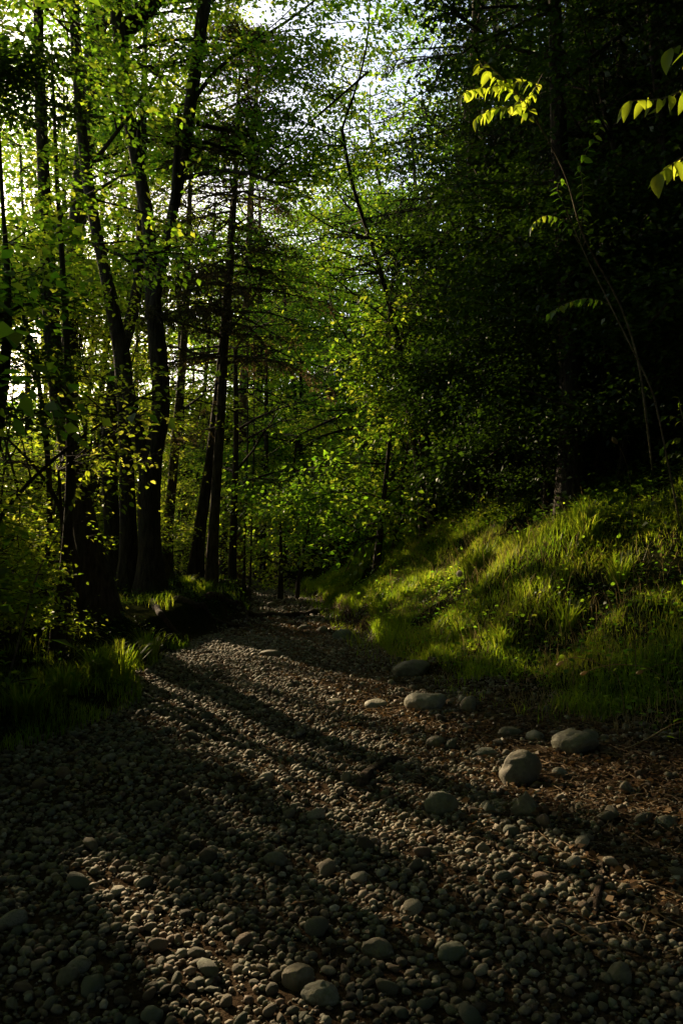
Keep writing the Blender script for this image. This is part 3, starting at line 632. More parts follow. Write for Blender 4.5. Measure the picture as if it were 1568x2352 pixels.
plant(hb, [('mid', 3.9, 8.9, 1, 'shaded tree with drooping leaves above the grassy bank'), ('tall', 5.2, 9.8, 1, 'dark tree behind the thin lit sprig'), ('tall', 6.6, 10.8, 1, 'dark tree at the upper right border'), ('tall', 4.2, 12.5, 1, 'dark tree in the middle of the slope'),
           ('tall', 8.4, 16, 1.1, 'dim tree high on the slope'), ('mid', 2.9, 13.6, .95, 'shaded tree just right of the leaning stems'), ('tall', 6.2, 20, 1.2, 'distant dark tree on the ridge'), ('bush', 3.9, 8.0, .9, 'low shaded bush at the top of the grass'),
           ('mid', 5.4, 7.8, .9, 'dark leafy tree at the right border above the grass'), ('bush', 2.5, 11.6, 1, 'dark fern like bush beside the leaning tree foot'), ('tall', 9.5, 12, 1.1, 'dim tree beyond the right border'), ('bush', 3.4, 10.4, 1.1, 'bush in deep shade left of the thick shadowed trunk'),
           ('bush', 4.6, 9.4, 1.1, 'bush in deep shade right of the thick shadowed trunk'), ('mid', 5.2, 13.8, 1, 'small dark tree between two spruces on the slope'), ('mid', 3.8, 16.5, 1.1, 'dim tree behind the leaning stems'), ('bush', 3.6, 14.6, 1.3, 'wide bush under the spruces'),
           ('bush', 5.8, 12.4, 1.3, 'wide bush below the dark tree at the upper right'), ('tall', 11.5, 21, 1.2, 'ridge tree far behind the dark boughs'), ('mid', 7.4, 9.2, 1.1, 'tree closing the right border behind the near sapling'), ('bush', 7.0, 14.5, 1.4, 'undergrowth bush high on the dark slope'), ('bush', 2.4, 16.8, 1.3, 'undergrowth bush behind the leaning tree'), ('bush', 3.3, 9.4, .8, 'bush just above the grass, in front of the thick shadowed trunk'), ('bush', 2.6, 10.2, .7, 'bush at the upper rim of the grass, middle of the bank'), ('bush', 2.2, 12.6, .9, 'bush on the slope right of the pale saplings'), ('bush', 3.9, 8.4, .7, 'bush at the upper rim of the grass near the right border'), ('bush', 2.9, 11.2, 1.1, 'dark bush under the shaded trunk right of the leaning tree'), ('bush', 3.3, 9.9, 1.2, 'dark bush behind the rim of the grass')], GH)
GW = 'thick trunks in the shade of the right slope'
for pts, Yd, lb in [([(1310, 1090, 60), (1312, 900, 52), (1305, 700, 46), (1290, 480, 42), (1280, 250, 36)], 9.5, 'thick shadowed trunk rising behind the grass on the right')]:
    P_, R_ = up(*S(Yd, pts), 3)
    broadleaf('shaded_tree', lb, 'tree', [(P_, R_)], GW, limbs=18, z0=2.0, L=2.2, leaves=7000, size=.08, mat='leaf_shaded', twigs=False, do_carve=False)

# ------------------------------------------------------------------ unseen forest trees added around and above the viewer to shade the path
GB = 'forest trees added around the viewer for shade'
fb = {}
for k, (h, z0, mt) in {'a': (10, 3.6, 'leaf'), 'b': (11, 1.5, 'leaf')}.items():
    fb[k] = broadleaf('forest_tree', 'tree', 'tree', [stem_up(14, -14, h, .06, .14)], GB, limbs=46, z0=z0, L=3.6, leaves=13000, size=.22, mat=mt, twigs=False, el=(.05, .9), spread=.6, do_carve=False)
VT = [('b', -4.6, -3.4, 'left of the viewer, a step behind'), ('b', -.6, -6.5, 'straight behind the viewer, the nearest one on the path'), ('a', 4.4, -4.4, 'behind the right shoulder of the viewer'), ('b', 10.2, 2.2, 'far to the right, highest on the slope'), ('b', -8.4, -2, 'farthest left, by the lake'),
      ('b', 1.6, -10, 'farthest straight behind'), ('b', 8.6, -1, 'to the right, halfway up the slope behind'), ('b', -4, -10, 'behind left, far along the path'), ('b', 7.4, -8, 'far behind on the right'), ('b', 9.2, 5.6, 'far right ahead, beyond the border of the view'),
      ('b', 6.4, -5.2, 'behind right on the rising ground'), ('b', -6.6, -6.4, 'behind left toward the lake'), ('b', 3.6, -8, 'behind right close to the path'), ('a', 1.2, -5.4, 'just behind right of the path'), ('a', -2.4, -5.2, 'just behind left of the path')]
plant(fb, [(k, x, y, .95, 'added broad crowned shade tree ' + lb) for k, x, y, lb in VT], GB)
for i, (x, y, h, z0, zm, ll, azc, mt, lb) in enumerate([(-3.8, 2.4, 11, 5.6, 5.7, 3.8, 1.7, 'leaf', 'added shade tree beyond the left border whose high crown spreads over the path'), (-4.6, 5.4, 13, 8.0, 8.3, 4.4, 1.9, 'leaf', 'added tall shade tree beyond the left border beside the thick leaning trunk'),
     (-6.4, 8.6, 14, 9.5, 9.8, 4.0, 1.9, 'leaf_lime', 'added tall shade tree beyond the left border near the lake'), (-7.6, 3.0, 9, 2.5, 2.4, 3.2, 0.8, 'leaf', 'added shade tree by the lake beyond the left border'), (4.0, 2.2, 11, 5.6, 6.0, 4.0, -1.7, 'leaf_shaded', 'added shade tree beyond the right border with a dark crown over the path'),
     (4.6, 5.2, 13, 8.0, 8.6, 4.6, -1.9, 'leaf_shaded', 'added tall shade tree beyond the right border whose limbs darken the top right'), (6.0, 8.6, 14, 10, 10.2, 4.6, -1.6, 'leaf_shaded', 'added tall shade tree up the slope beyond the right border'), (4.2, .2, 10, 4.5, 4.8, 4.0, -1.6, 'leaf_shaded', 'added dark crowned shade tree beside the viewer on the right')]):
    broadleaf('forest_tree', lb, 'tree', [stem_up(x, y, h, .03, .14)], GB, limbs=44, z0=z0 - .5, L=ll, leaves=9500, size=.22, mat=mt, twigs=False, el=(.05, .8), spread=.4, az_c=azc, az_s=1.6, do_carve=(x < 0), zmin=zm)  # trees added past the frame edges, crowns set high to block skylight
for k, x, y, lb in [('mid', 2.9, -2.4, 'added leafy shade tree behind the viewer on the right'), ('mid', -2.9, -2.8, 'added leafy shade tree behind the viewer on the left'), ('mid', 5.2, .6, 'added leafy shade tree to the right of the viewer'), ('bush', .4, -4.4, 'added shade bush on the path verge behind the viewer'), ('mid', 5.8, 3.4, 'added low leafy shade tree on the slope to the right of the viewer'), ('bush', 3.9, 1.2, 'added shade bush at the foot of the slope beside the viewer'), ('bush', -3.4, -.6, 'added shade bush at the left of the viewer'), ('mid', -5.4, .6, 'added leafy shade tree to the left of the viewer')]:
    dup(hb[k], (x, y, float(ground(x, y))), RS.uniform(0, 6.28), 1.0, lb, GB)  # more unseen trees and bushes, added to close off low skylight
# woods far down the path and along the shore
GF = 'far woods beyond the bend'
ff = {}
for k, (h, nl, ll, lv, sz, mt) in {'a': (9, 56, 2.6, 17000, .13, 'leaf'), 'b': (5, 40, 2.0, 12000, .11, 'leaf_lime')}.items():
    ff[k] = broadleaf('far_tree', 'far', 'tree', [stem_up(14, 34, h, .1, .12)], GF, limbs=nl, z0=.3, L=ll, leaves=lv, size=sz, mat=mt, twigs=False, el=(-.2, .7), spread=.3, do_carve=False)
FARS = [('b', -3.6, 24.5, 1, 'low tree closing the view where the path bends'), ('a', -1.2, 28, 1, 'far tree above the end of the path'), ('a', -5.6, 30, 1, 'far tree seen between the paired trunks'), ('b', -5.2, 26, 1, 'low tree between the spruce trunk and the shore'), ('a', -8.2, 34, 1.1, 'far tree left of the slim spruce'),
     ('b', -8.0, 28, 1.1, 'low shore tree seen under the crowns'), ('a', -11.5, 33, 1.1, 'far shore tree behind the forked tree'), ('b', -10.6, 27, 1.1, 'low shore tree behind the dark pair of trunks'), ('a', 2.4, 33, 1.1, 'far tree behind the sunlit tree'), ('a', -14.5, 37, 1.2, 'far shore tree behind the leaning trunk'),
     ('b', -1.6, 21.5, .8, 'small tree at the right of the far path'), ('a', 6, 30, 1.2, 'far tree on the ridge'), ('a', -4.0, 42, 1.3, 'farthest tree straight down the path')]
plant(ff, [f for f in FARS if f[1] > -5], GF)
for k, x, y, sc_, lb in FARS:
    if x <= -5: broadleaf('far_tree', lb, 'tree', [stem_free(x, y, (9 if k == 'a' else 5) * sc_, .1, .10)], GF, limbs=34, z0=.3, L=2.4, leaves=9000, size=.15, mat='leaf' if k == 'a' else 'leaf_lime', twigs=False, el=(-.2, .7), spread=.3)

# ------------------------------------------------------------------ stones
def ico(sub):
    import bmesh
    bm = bmesh.new(); bmesh.ops.create_icosphere(bm, subdivisions=max(1, sub), radius=1.0)
    V = np.array([v.co[:] for v in bm.verts]); F = np.array([[v.index for v in f.verts] for f in bm.faces]); bm.free()
    return V, F
_ph=(1+5**.5)/2
OCT_V=np.array([[-1,_ph,0],[1,_ph,0],[-1,-_ph,0],[1,-_ph,0],[0,-1,_ph],[0,1,_ph],[0,-1,-_ph],[0,1,-_ph],[_ph,0,-1],[_ph,0,1],[-_ph,0,-1],[-_ph,0,1]])/1.9
OCT=(OCT_V,np.array([[0,11,5],[0,5,1],[0,1,7],[0,7,10],[0,10,11],[1,5,9],[5,11,4],[11,10,2],[10,7,6],[7,1,8],[3,9,4],[3,4,2],[3,2,6],[3,6,8],[3,8,9],[4,9,5],[2,4,11],[6,2,10],[8,6,7],[9,8,1]]))
ICO = {s: ico(s) for s in (0, 1, 2, 3, 4)}
def pebble_shape(sub, seed, nf=7, d0=.42):
    V, F = ICO[sub]; r = np.random.RandomState(seed)
    V = V.copy()
    for _ in range(nf):                                  # flatten a few facets
        n = nrm(r.normal(0, 1, 3)); d = r.uniform(d0, .85); q = V @ n; V = V - np.maximum(q - d, 0)[:, None] * n * .75
    for k in range(3):
        n = nrm(r.normal(0, 1, 3)); V = V * (1 + .10 * np.sin(V @ n * 2.5 + r.uniform(0, 6)))[:, None]
    V = V * np.array([1, r.uniform(.65, .95), r.uniform(.45, .75)])
    return V, F
SH1 = [pebble_shape(2, s) for s in range(14)]      # 80-320 faces
SH0 = [pebble_shape(1, s + 50) for s in range(10)]
def rot_zxy(n, tilt=.3):
    a = RS.uniform(0, 2 * pi, n); b = RS.normal(0, tilt, n); c = RS.normal(0, tilt, n)
    ca, sa, cb, sb, cc, sn = np.cos(a), np.sin(a), np.cos(b), np.sin(b), np.cos(c), np.sin(c)
    Rz = np.zeros((n, 3, 3)); Rz[:, 0, 0] = ca; Rz[:, 0, 1] = -sa; Rz[:, 1, 0] = sa; Rz[:, 1, 1] = ca; Rz[:, 2, 2] = 1
    Rx = np.zeros((n, 3, 3)); Rx[:, 0, 0] = 1; Rx[:, 1, 1] = cb; Rx[:, 1, 2] = -sb; Rx[:, 2, 1] = sb; Rx[:, 2, 2] = cb
    Ry = np.zeros((n, 3, 3)); Ry[:, 1, 1] = 1; Ry[:, 0, 0] = cc; Ry[:, 0, 2] = sn; Ry[:, 2, 0] = -sn; Ry[:, 2, 2] = cc
    return Rz @ Rx @ Ry
# boulders that can be told apart: (px, py of the middle, width px, height px, label)
BOUL = [
 (1190, 1765, 118, 88, 'largest rounded boulder, smooth and pale, on the right side of the path'),
 (1015, 1848, 78, 62, 'round pale stone left of and below the largest boulder'),
 (1213, 1848, 78, 66, 'wedge shaped dark stone just below the largest boulder'),
 (1322, 1708, 118, 58, 'broad mossy boulder behind and right of the largest boulder'),
 (985, 1612, 110, 48, 'dark low boulder half sunk near the right edge of the path'),
 (1080, 1617, 48, 40, 'small upright stone right of the dark low boulder'),
 (950, 1538, 100, 42, 'flat dark boulder against the foot of the grassy bank'),
 (792, 1457, 58, 30, 'rounded stone on the far path below the root step'),
 (738, 1446, 30, 18, 'low dark stone left of the rounded stone on the far path'),
 (1530, 1892, 66, 36, 'rough stone at the right border'),
 (1235, 1690, 56, 24, 'flat stone wedged between the mossy and the largest boulder'),
 (680, 2252, 84, 60, 'large pale river stone in the foreground near the bottom middle'),
 (865, 2180, 84, 46, 'long smooth stone in the foreground right of the middle'),
 (1035, 2190, 76, 40, 'grey stone in the dark right foreground'),
 (1430, 2240, 60, 50, 'rounded stone in the bottom right corner area'),
 (635, 1980, 60, 34, 'greenish flat stone in the middle of the gravel'),
 (862, 1618, 60, 22, 'flat greenish stone lying in mid path'),
 (770, 1612, 44, 20, 'small flat stone left of the flat greenish stone'),
 (622, 1502, 56, 16, 'thin slab lying level in the far gravel'),
 (1125, 1862, 36, 32, 'dark round pebble between the round pale stone and the wedge'),
 (1108, 1945, 36, 26, 'sunlit round stone at the edge of the brown litter'),
 (1352, 1690, 52, 24, 'small stone behind the broad mossy boulder'),
 (1285, 1775, 44, 24, 'grey stone right of the largest boulder'),
 (1165, 1680, 70, 22, 'flat stone behind the largest boulder'),
 (1000, 1705, 44, 34, 'pinkish stone in the middle distance left of the largest boulder'),
 (1120, 1728, 60, 24, 'low stone touching the left side of the largest boulder'),
 (1440, 1812, 32, 28, 'pale stone in the sunny litter at the right'),
 (795, 1790, 26, 34, 'pale upright pebble beside the curved dark root'),
 (735, 2290, 90, 46, 'broad dim stone at the bottom edge of the picture'),
 (624, 1389, 22, 14, 'dark stone on the far path above the root'),
 (700, 1440, 34, 14, 'pale flat stone on the far sunny path'),
 (350, 2330, 60, 40, 'pale stone at the bottom left of the sunny gravel'),
 (148, 2245, 60, 44, 'dim stone in the dark lower left corner'),
]
bpos = []
def px_ground(px, py):
    o = np.array([0, 0, CAMZ]); d = nrm(W(px, py, 1.0) - o); s = 1.0
    while (o + d * s)[2] > ground(*(o + d * s)[:2], fine=False) and s < 40: s += .01
    return o + d * s
for i, (px, py, w, h, lb) in enumerate(BOUL):
    q = px_ground(px, py + h * .40); rx = w / 784 * .4247 * q[1] / 2; rz = h / 784 * .4247 * q[1] / 2
    r = np.random.RandomState(300 + i)
    V, F = pebble_shape(4 if w > 70 else 3, 300 + i, 4, .62)
    V = V / np.abs(V).max(0)
    a = r.uniform(-.5, .5); V = V @ np.array([[cos(a), sin(a), 0], [-sin(a), cos(a), 0], [0, 0, 1]])
    V = V / np.abs(V).max(0)
    V = V * (1 + .05 * noise2(V[:, 0] * 4 + i, V[:, 1] * 4 + V[:, 2] * 4, i)[:, None] + .035 * noise2(V[:, 0] * 11 + i, V[:, 1] * 11 + V[:, 2] * 9, i)[:, None] + .02 * noise2(V[:, 0] * 24 + i, V[:, 1] * 24 + V[:, 2] * 21, i)[:, None])
    if 'wedge' in lb: V[:, 0] *= np.clip(.9 - .45 * V[:, 2], .35, 1.3)
    ry = rx * r.uniform(.75, 1.0); V = V * (1 - .05 * (noise2(V[:, 0] * 3 + i, V[:, 2] * 5 + V[:, 1] * 2, i + 9)[:, None] > .12)) * [rx, ry, rz * 1.25]
    o = link('boulder' if w > 70 else 'stone', mesh_np('boulder', V, F, smooth=True, attrs={'rnd': np.full(len(V), [.02, .38, .12, .3, .97, .2][i % 6])}), M['stone'], loc=(q[0], q[1] + ry * .5, float(ground(q[0], q[1] + ry * .5)) + rz * .40))
    tag(o, lb, 'boulder' if w > 70 else 'stone', 'large stones on the path'); bpos.append((q[0], q[1] + ry * .5, max(rx, ry) * .9))
bpos = np.array(bpos)

def dart(n, lo, hi, y0, y1, margin=.1, pw=2.2):
    u = RS.rand(n); r = lo + (hi - lo) * u ** pw
    y = y0 + (y1 - y0) * RS.rand(n); a = edgeL(y) - margin; b = edgeR(y) + margin * 2.5
    x = a + (b - a) * RS.rand(n); 
    x = np.clip(x, -(.47 * y + 1.0), .47 * y + 1.0) + 0
    k = (np.abs(x) < .47 * y + .98)
    d = np.min(np.hypot(x[:, None] - bpos[None, :, 0], y[:, None] - bpos[None, :, 1]) - bpos[None, :, 2], 1)
    k &= d > r * .4
    return x[k], y[k], r[k]
def relax(x, y, r, f=.85):
    """drop stones that lie mostly inside a bigger one"""
    order = np.argsort(-r); cell = {}; keep = []; cs = .12
    for i in order:
        cx, cy = int(x[i] // cs), int(y[i] // cs); ok = True
        for a in (-1, 0, 1):
            for b in (-1, 0, 1):
                for j in cell.get((cx + a, cy + b), ()):
                    if (x[i] - x[j]) ** 2 + (y[i] - y[j]) ** 2 < ((r[i] + r[j]) * f) ** 2: ok = False; break
                if not ok: break
            if not ok: break
        if ok: cell.setdefault((cx, cy), []).append(i); keep.append(i)
    return np.array(keep)
xa, ya, ra = dart(1300, .018, .044, 1.2, 9, pw=3.4)
xb, yb, rb = dart(24000, .0085, .020, 1.2, 10, pw=1.7)
xc, yc, rc = dart(5500, .008, .017, 1.2, 3.6, pw=1.3)
x = np.concatenate([xa, xb, xc]); y = np.concatenate([ya, yb, yc]); r = np.concatenate([ra, rb, rc])
thin = (x > edgeR(y) - 1.15) & (y < 7) & (r < .03) & (RS.rand(len(x)) < .80) & (noise2(x * 2.5, y * 2.5, 77) > -.2); x, y, r = x[~thin], y[~thin], r[~thin]
k = relax(x, y, r, .62); x, y, r = x[k], y[k], r[k]
z = ground(x, y) + r * .40
score = r / np.hypot(x, y) * (np.abs(x) < .4247 * y * 1.02) * (y > 1.9)
order = np.argsort(-score); top = order[:290]; rest = order[290:]
me_sh = [mesh_np('stone', V, F, smooth=True, attrs={'rnd': np.zeros(len(V))}) for i, (V, F) in enumerate(SH1)]
TONES = [(.02, 'grey brown'), (.2, 'tan'), (.38, 'olive grey'), (.55, 'sandy'), (.68, 'dark brown'), (.8, 'reddish'), (.92, 'pale cream'), (.45, 'buff')]
LAND = [lb.split(',')[0] for *_, lb in BOUL]
LAND = ['largest boulder', 'round pale stone', 'wedge shaped stone', 'broad mossy boulder', 'dark low boulder', 'small upright stone', 'flat dark boulder by the bank', 'rounded stone below the root step', 'low dark stone on the far path', 'rough stone at the right border',
        'flat wedged stone', 'large pale foreground stone', 'long smooth foreground stone', 'grey stone in the right foreground', 'rounded stone in the bottom right', 'greenish flat stone', 'flat greenish stone in mid path', 'small flat stone in mid path', 'thin slab in the far gravel', 'dark round pebble by the wedge',
        'sunlit round stone by the litter', 'small stone behind the mossy boulder', 'grey stone beside the largest boulder', 'flat stone behind the largest boulder', 'pinkish stone', 'low stone touching the largest boulder', 'pale stone in the sunny litter', 'pale upright pebble by the curved root', 'broad dim stone at the bottom edge',
        'dark stone above the far root', 'pale flat stone on the far path', 'pale bottom left stone', 'dim lower left stone']
assert len(LAND) == len(BOUL)
rows = {}
for i in top:
    me = me_sh[RS.randint(len(me_sh))]; tv, tw = TONES[RS.randint(8)]
    o = link('stone', me, M['stone'], loc=(x[i], y[i], z[i])); o.rotation_euler = (RS.normal(0, .25), RS.normal(0, .25), RS.uniform(0, 6.28)); s = r[i] * 1.15
    o.scale = (s, s * RS.uniform(.8, 1), s * RS.uniform(.85, 1.1)); o['tone'] = tv
    dd = np.hypot(x[i] - bpos[:, 0], y[i] - bpos[:, 1]); j = int(np.argmin(dd)); dx, dy = x[i] - bpos[j, 0], y[i] - bpos[j, 1]
    dr = ('right of' if dx > 0 else 'left of') if abs(dx) > abs(dy) else ('beyond' if dy > 0 else 'on the near side of')
    rows.setdefault((('big' if r[i] > .036 else 'smaller') + ' ' + tw, dr, j), []).append((dd[j], o))
ORD = ['closest', 'second', 'third', 'fourth', 'fifth', 'sixth', 'seventh', 'eighth', 'ninth', 'tenth']
for (tw, dr, j), v in rows.items():
    v.sort(key=lambda t: t[0])
    for q, (_, o) in enumerate(v):
        lb = (f'{tw} stone {dr} the {LAND[j]}' if len(v) == 1 else f'{ORD[min(q, 9)]} {tw} stone {dr} the {LAND[j]}').replace('on the near side of', 'in front of')
        tag(o, lb, 'stone', 'loose river stones in the gravel of the path')
def scatter(x, y, z, r, shapes, name):
    Vs, Fs, As, n = [], [], [], 0
    which = RS.randint(len(shapes), size=len(x)); R = rot_zxy(len(x), .3); rnd = RS.rand(len(x))
    for s, (V, F) in enumerate(shapes):
        k = np.where(which == s)[0]
        if not len(k): continue
        P = np.einsum('nij,vj->nvi', R[k], V) * r[k][:, None, None] + np.stack([x[k], y[k], z[k]], 1)[:, None, :]
        Vs.append(P.reshape(-1, 3)); As.append(np.repeat(rnd[k], len(V)))
        Fs.append((F[None] + (np.arange(len(k)) * len(V))[:, None, None] + n).reshape(-1, 3)); n += len(k) * len(V)
    me = mesh_np(name, np.concatenate(Vs), np.concatenate(Fs), smooth=True, attrs={'rnd': np.concatenate(As)})
    return link(name, me, M['stone'])
SHM = [pebble_shape(1, s + 80) for s in range(10)]
SH00 = []
for _s in range(10):
    _V, _F = OCT; _r = np.random.RandomState(_s + 500); SH00.append((_V * _r.uniform(.8, 1.15, (len(_V), 1)) * [1.05, _r.uniform(.7, .95), _r.uniform(.5, .75)], _F))
rb_ = rest[r[rest] > .021]; rs_ = rest[r[rest] <= .021]
tag(scatter(x[rs_], y[rs_], z[rs_], r[rs_] * 1.22, SH00, 'gravel'), kind='stuff', label='smaller pebbles filling the gaps between the stones of the path', cat='gravel')
tag(scatter(x[rb_], y[rb_], z[rb_], r[rb_] * 1.18, SHM + SH0, 'gravel'), kind='stuff', label='mixed rounded pebbles covering the forest path', cat='gravel')
big = rest[:1500]
xg, yg, rg = dart(13000, .0035, .009, 1.2, 7, pw=1.3); xg2, yg2, rg2 = dart(12000, .0035, .008, 1.2, 3.8, pw=1.2); xg, yg, rg = np.append(xg, xg2), np.append(yg, yg2), np.append(rg, rg2)
tag(scatter(xg, yg, ground(xg, yg) + rg * .6, rg * 1.35, [ (v[0], v[1]) for v in [ (np.array([[1,0,0],[-1,0,0],[0,.8,0],[0,-.8,0],[0,0,.6],[0,0,-.6]],float), np.array([[0,2,4],[2,1,4],[1,3,4],[3,0,4],[2,0,5],[1,2,5],[3,1,5],[0,3,5]]))]], 'fine_gravel'), kind='stuff', label='fine grit between the larger pebbles', cat='gravel')
xf, yf, rf = dart(6500, .014, .040, 8.5, 24, pw=2.5)
tag(scatter(xf, yf, ground(xf, yf) + rf * .2, rf * 1.15, SH0, 'gravel'), kind='stuff', label='distant gravel where the path runs into the trees', cat='gravel')

# ------------------------------------------------------------------ grass, herbs, litter
def blades(x, y, h, w, dry, name, mat, lean=.5, zoff=0):
    n = len(x); z = ground(x, y) - .01
    az = RS.uniform(0, 2 * pi, n); D = np.stack([np.cos(az), np.sin(az), np.zeros(n)], 1); side = np.stack([-np.sin(az), np.cos(az), np.zeros(n)], 1)
    P = np.stack([x, y, z], 1); c = (lean * RS.uniform(.2, 1.4, n) * h)[:, None]; H = h[:, None] * np.array([0, 0, 1.0]); w = w[:, None]
    tw = side + .0
    V = np.stack([P - tw * w * .5, P + tw * w * .5, P + D * c * .28 + H * .5 + tw * w * .42, P + D * c * .28 + H * .5 - tw * w * .42, P + D * c + H * .88], 1)
    i = np.arange(n)[:, None] * 5
    rnd = np.clip(RS.rand(n) * .6 + .1 + .6 * noise2(x * 1.6, y * 1.6, 21) + dry, 0, 1)
    me = mesh_np(name, V.reshape(-1, 3), [i + [0, 1, 2, 3], i + [3, 2, 4]], attrs={'rnd': np.repeat(rnd, 5)})
    return link(name, me, M[mat])
n = 130000
y = RS.uniform(2.6, 19, n) ** 1.0; tt = RS.rand(n) ** 1.25 * np.interp(y, [3, 8, 19], [2.6, 3.2, 3.0]); x = edgeR(y) + .05 + tt - .35 * (RS.rand(n) < .06)
cl = noise2(x * 2.2, y * 2.2, 31) + .6 * noise2(x * 6, y * 6, 32)
k = (cl > -.36 + .55 * np.clip((tt - 1.5) / 1.5, 0, 1) + .25 * (tt < .2)) & (np.abs(x) < .46 * y + .9) & ~((tt < .45) & (y < 5.2))
x, y, cl, tt = x[k], y[k], cl[k], tt[k]; 
h = (.06 + .17 * np.clip(cl + .3, 0, 1)) * RS.uniform(.55, 1.3, len(x))
tag(blades(x, y, h, np.full(len(x), .0042) * RS.uniform(.7, 1.3, len(x)) * np.interp(y, [3, 18], [.9, 2.2]), 0.0, 'grass', 'grass', .75), 'shaggy grass growing over the right hand bank', 'grass', kind='stuff')
n = 26000
y = RS.uniform(2.6, 16, n); tt = RS.rand(n) ** 1.2 * 2.2; x = edgeL(y) - .0 - tt
cl = noise2(x * 2.2, y * 2.2, 33) + .6 * noise2(x * 6, y * 6, 34)
k = (cl > np.interp(y, [7, 9.5], [-.1, .32])) & (np.abs(x) < .46 * y + .9); x, y, cl = x[k], y[k], cl[k]
tag(blades(x, y, (.06 + .14 * np.clip(cl + .3, 0, 1)) * RS.uniform(.55, 1.3, len(x)), np.full(len(x), .005), 0.0, 'grass', 'grass', .6), 'dark grass along the left edge of the path', 'grass', kind='stuff')
n = 16000
y = RS.uniform(3, 14, n); tt = RS.rand(n) ** 1.5 * 2.6; x = edgeR(y) - .02 + tt; k = (noise2(x * 3, y * 3, 35) > .02) & (np.abs(x) < .46 * y + .6); x, y = x[k], y[k]
tag(blades(x, y, RS.uniform(.04, .16, len(x)), np.full(len(x), .004), 0, 'dry_grass', 'grass_dry', 1.1), 'withered straw coloured grass at the foot of the bank', 'grass', kind='stuff')

n = 2600
y = RS.uniform(3, 12, n); x = edgeR(y) + .2 + RS.rand(n) * 2.6; k = (noise2(x * 2, y * 2, 61) > -.05) & (np.abs(x) < .46 * y + .6); x, y = x[k], y[k]
tag(blades(x, y, RS.uniform(.16, .38, len(x)), np.full(len(x), .0045), 0, 'dead_stalks', 'grass_dry', 1.0), 'thin dead stalks standing above the grass of the bank', 'dead stalks', kind='stuff')
def ground_leaves(name, n, yr, tfun, size, mat, label, up_=.06, tilt=.5, thr=-.1, seed=40, fine=False, cat='ground cover'):
    y = RS.uniform(*yr, n); x = tfun(y, n); k = (noise2(x * 1.8, y * 1.8, seed) > thr) & (np.abs(x) < .46 * y + .9); x, y = x[k], y[k]; m_ = len(x)
    P = np.stack([x, y, ground(x, y) + np.abs(RS.normal(0, up_, m_))], 1)
    LV = Leaves(); LV.add(P, np.stack([np.cos(a := RS.uniform(0, 6.28, m_)), np.sin(a), RS.normal(0, .25, m_)], 1), np.array([0, 0, 1.0]) + RS.normal(0, tilt, (m_, 3)), size * RS.uniform(.6, 1.3, m_))
    return tag(link(name, LV.mesh(name, wide=.36, fine=fine, do_carve=False), M[mat]), label, cat, kind='stuff')
ground_leaves('herbs', 30000, (3.0, 18), lambda y, n: edgeR(y) + .1 + RS.rand(n) ** .8 * 4.4, .042, 'leaf', 'low broadleaved herbs among the grass on the right bank', .10, .55, -.08, 41, True)
ground_leaves('undergrowth', 16000, (5.0, 18), lambda y, n: edgeR(y) + np.interp(y, [5, 8, 18], [2.0, 1.9, 1.8]) + RS.rand(n) * 3.2, .07, 'leaf_shaded', 'knee high dark undergrowth along the top of the grassy bank', .20, .5, -.25, 46, False)
ground_leaves('herbs', 9000, (3.4, 15), lambda y, n: edgeL(y) - .1 - RS.rand(n) * 2.4, .035, 'leaf_shaded', 'low herbs on the left mound', .06, .5, -.05, 42, True)
ground_leaves('leaf_litter', 22000, (2.0, 13), lambda y, n: edgeR(y) + RS.normal(-.5, .5, n), .034, 'litter', 'brown leaf crumbs and needles along the right edge of the path', .012, .5, -.2, 43, False, 'leaf litter')
ground_leaves('leaf_litter', 18000, (1.4, 11), lambda y, n: edgeL(y) + (edgeR(y) - edgeL(y)) * RS.rand(n), .026, 'litter', 'scattered brown leaf bits between the pebbles', .008, .35, -.1, 44, False, 'leaf litter')
ground_leaves('leaf_litter', 9000, (6, 24), lambda y, n: edgeR(y) + .3 + RS.rand(n) * 6, .05, 'litter', 'dead leaves under the trees of the right slope', .01, .35, -.2, 45, False, 'leaf litter')
# twiglets: litter of fine sticks at right
TB = Tubes()
for i in range(2600):
    y_ = RS.uniform(2.3, 7.5); x_ = edgeR(y_) + RS.normal(-.45, .6); a = RS.uniform(0, pi); L_ = RS.uniform(.02, .11) * RS.rand() ** .5
    d = np.array([cos(a), sin(a), 0]) * L_; p = np.array([x_, y_, float(ground(x_, y_)) + .012])
    TB.add(np.array([p - d, p + [0, 0, RS.uniform(-.004, .01)], p + d]), [.0034, .003, .0018], 3)
tag(link('twig_litter', TB.mesh('twig_litter'), M['stick']), 'fine dry twigs strewn beside the right edge of the path', 'twigs', kind='stuff')

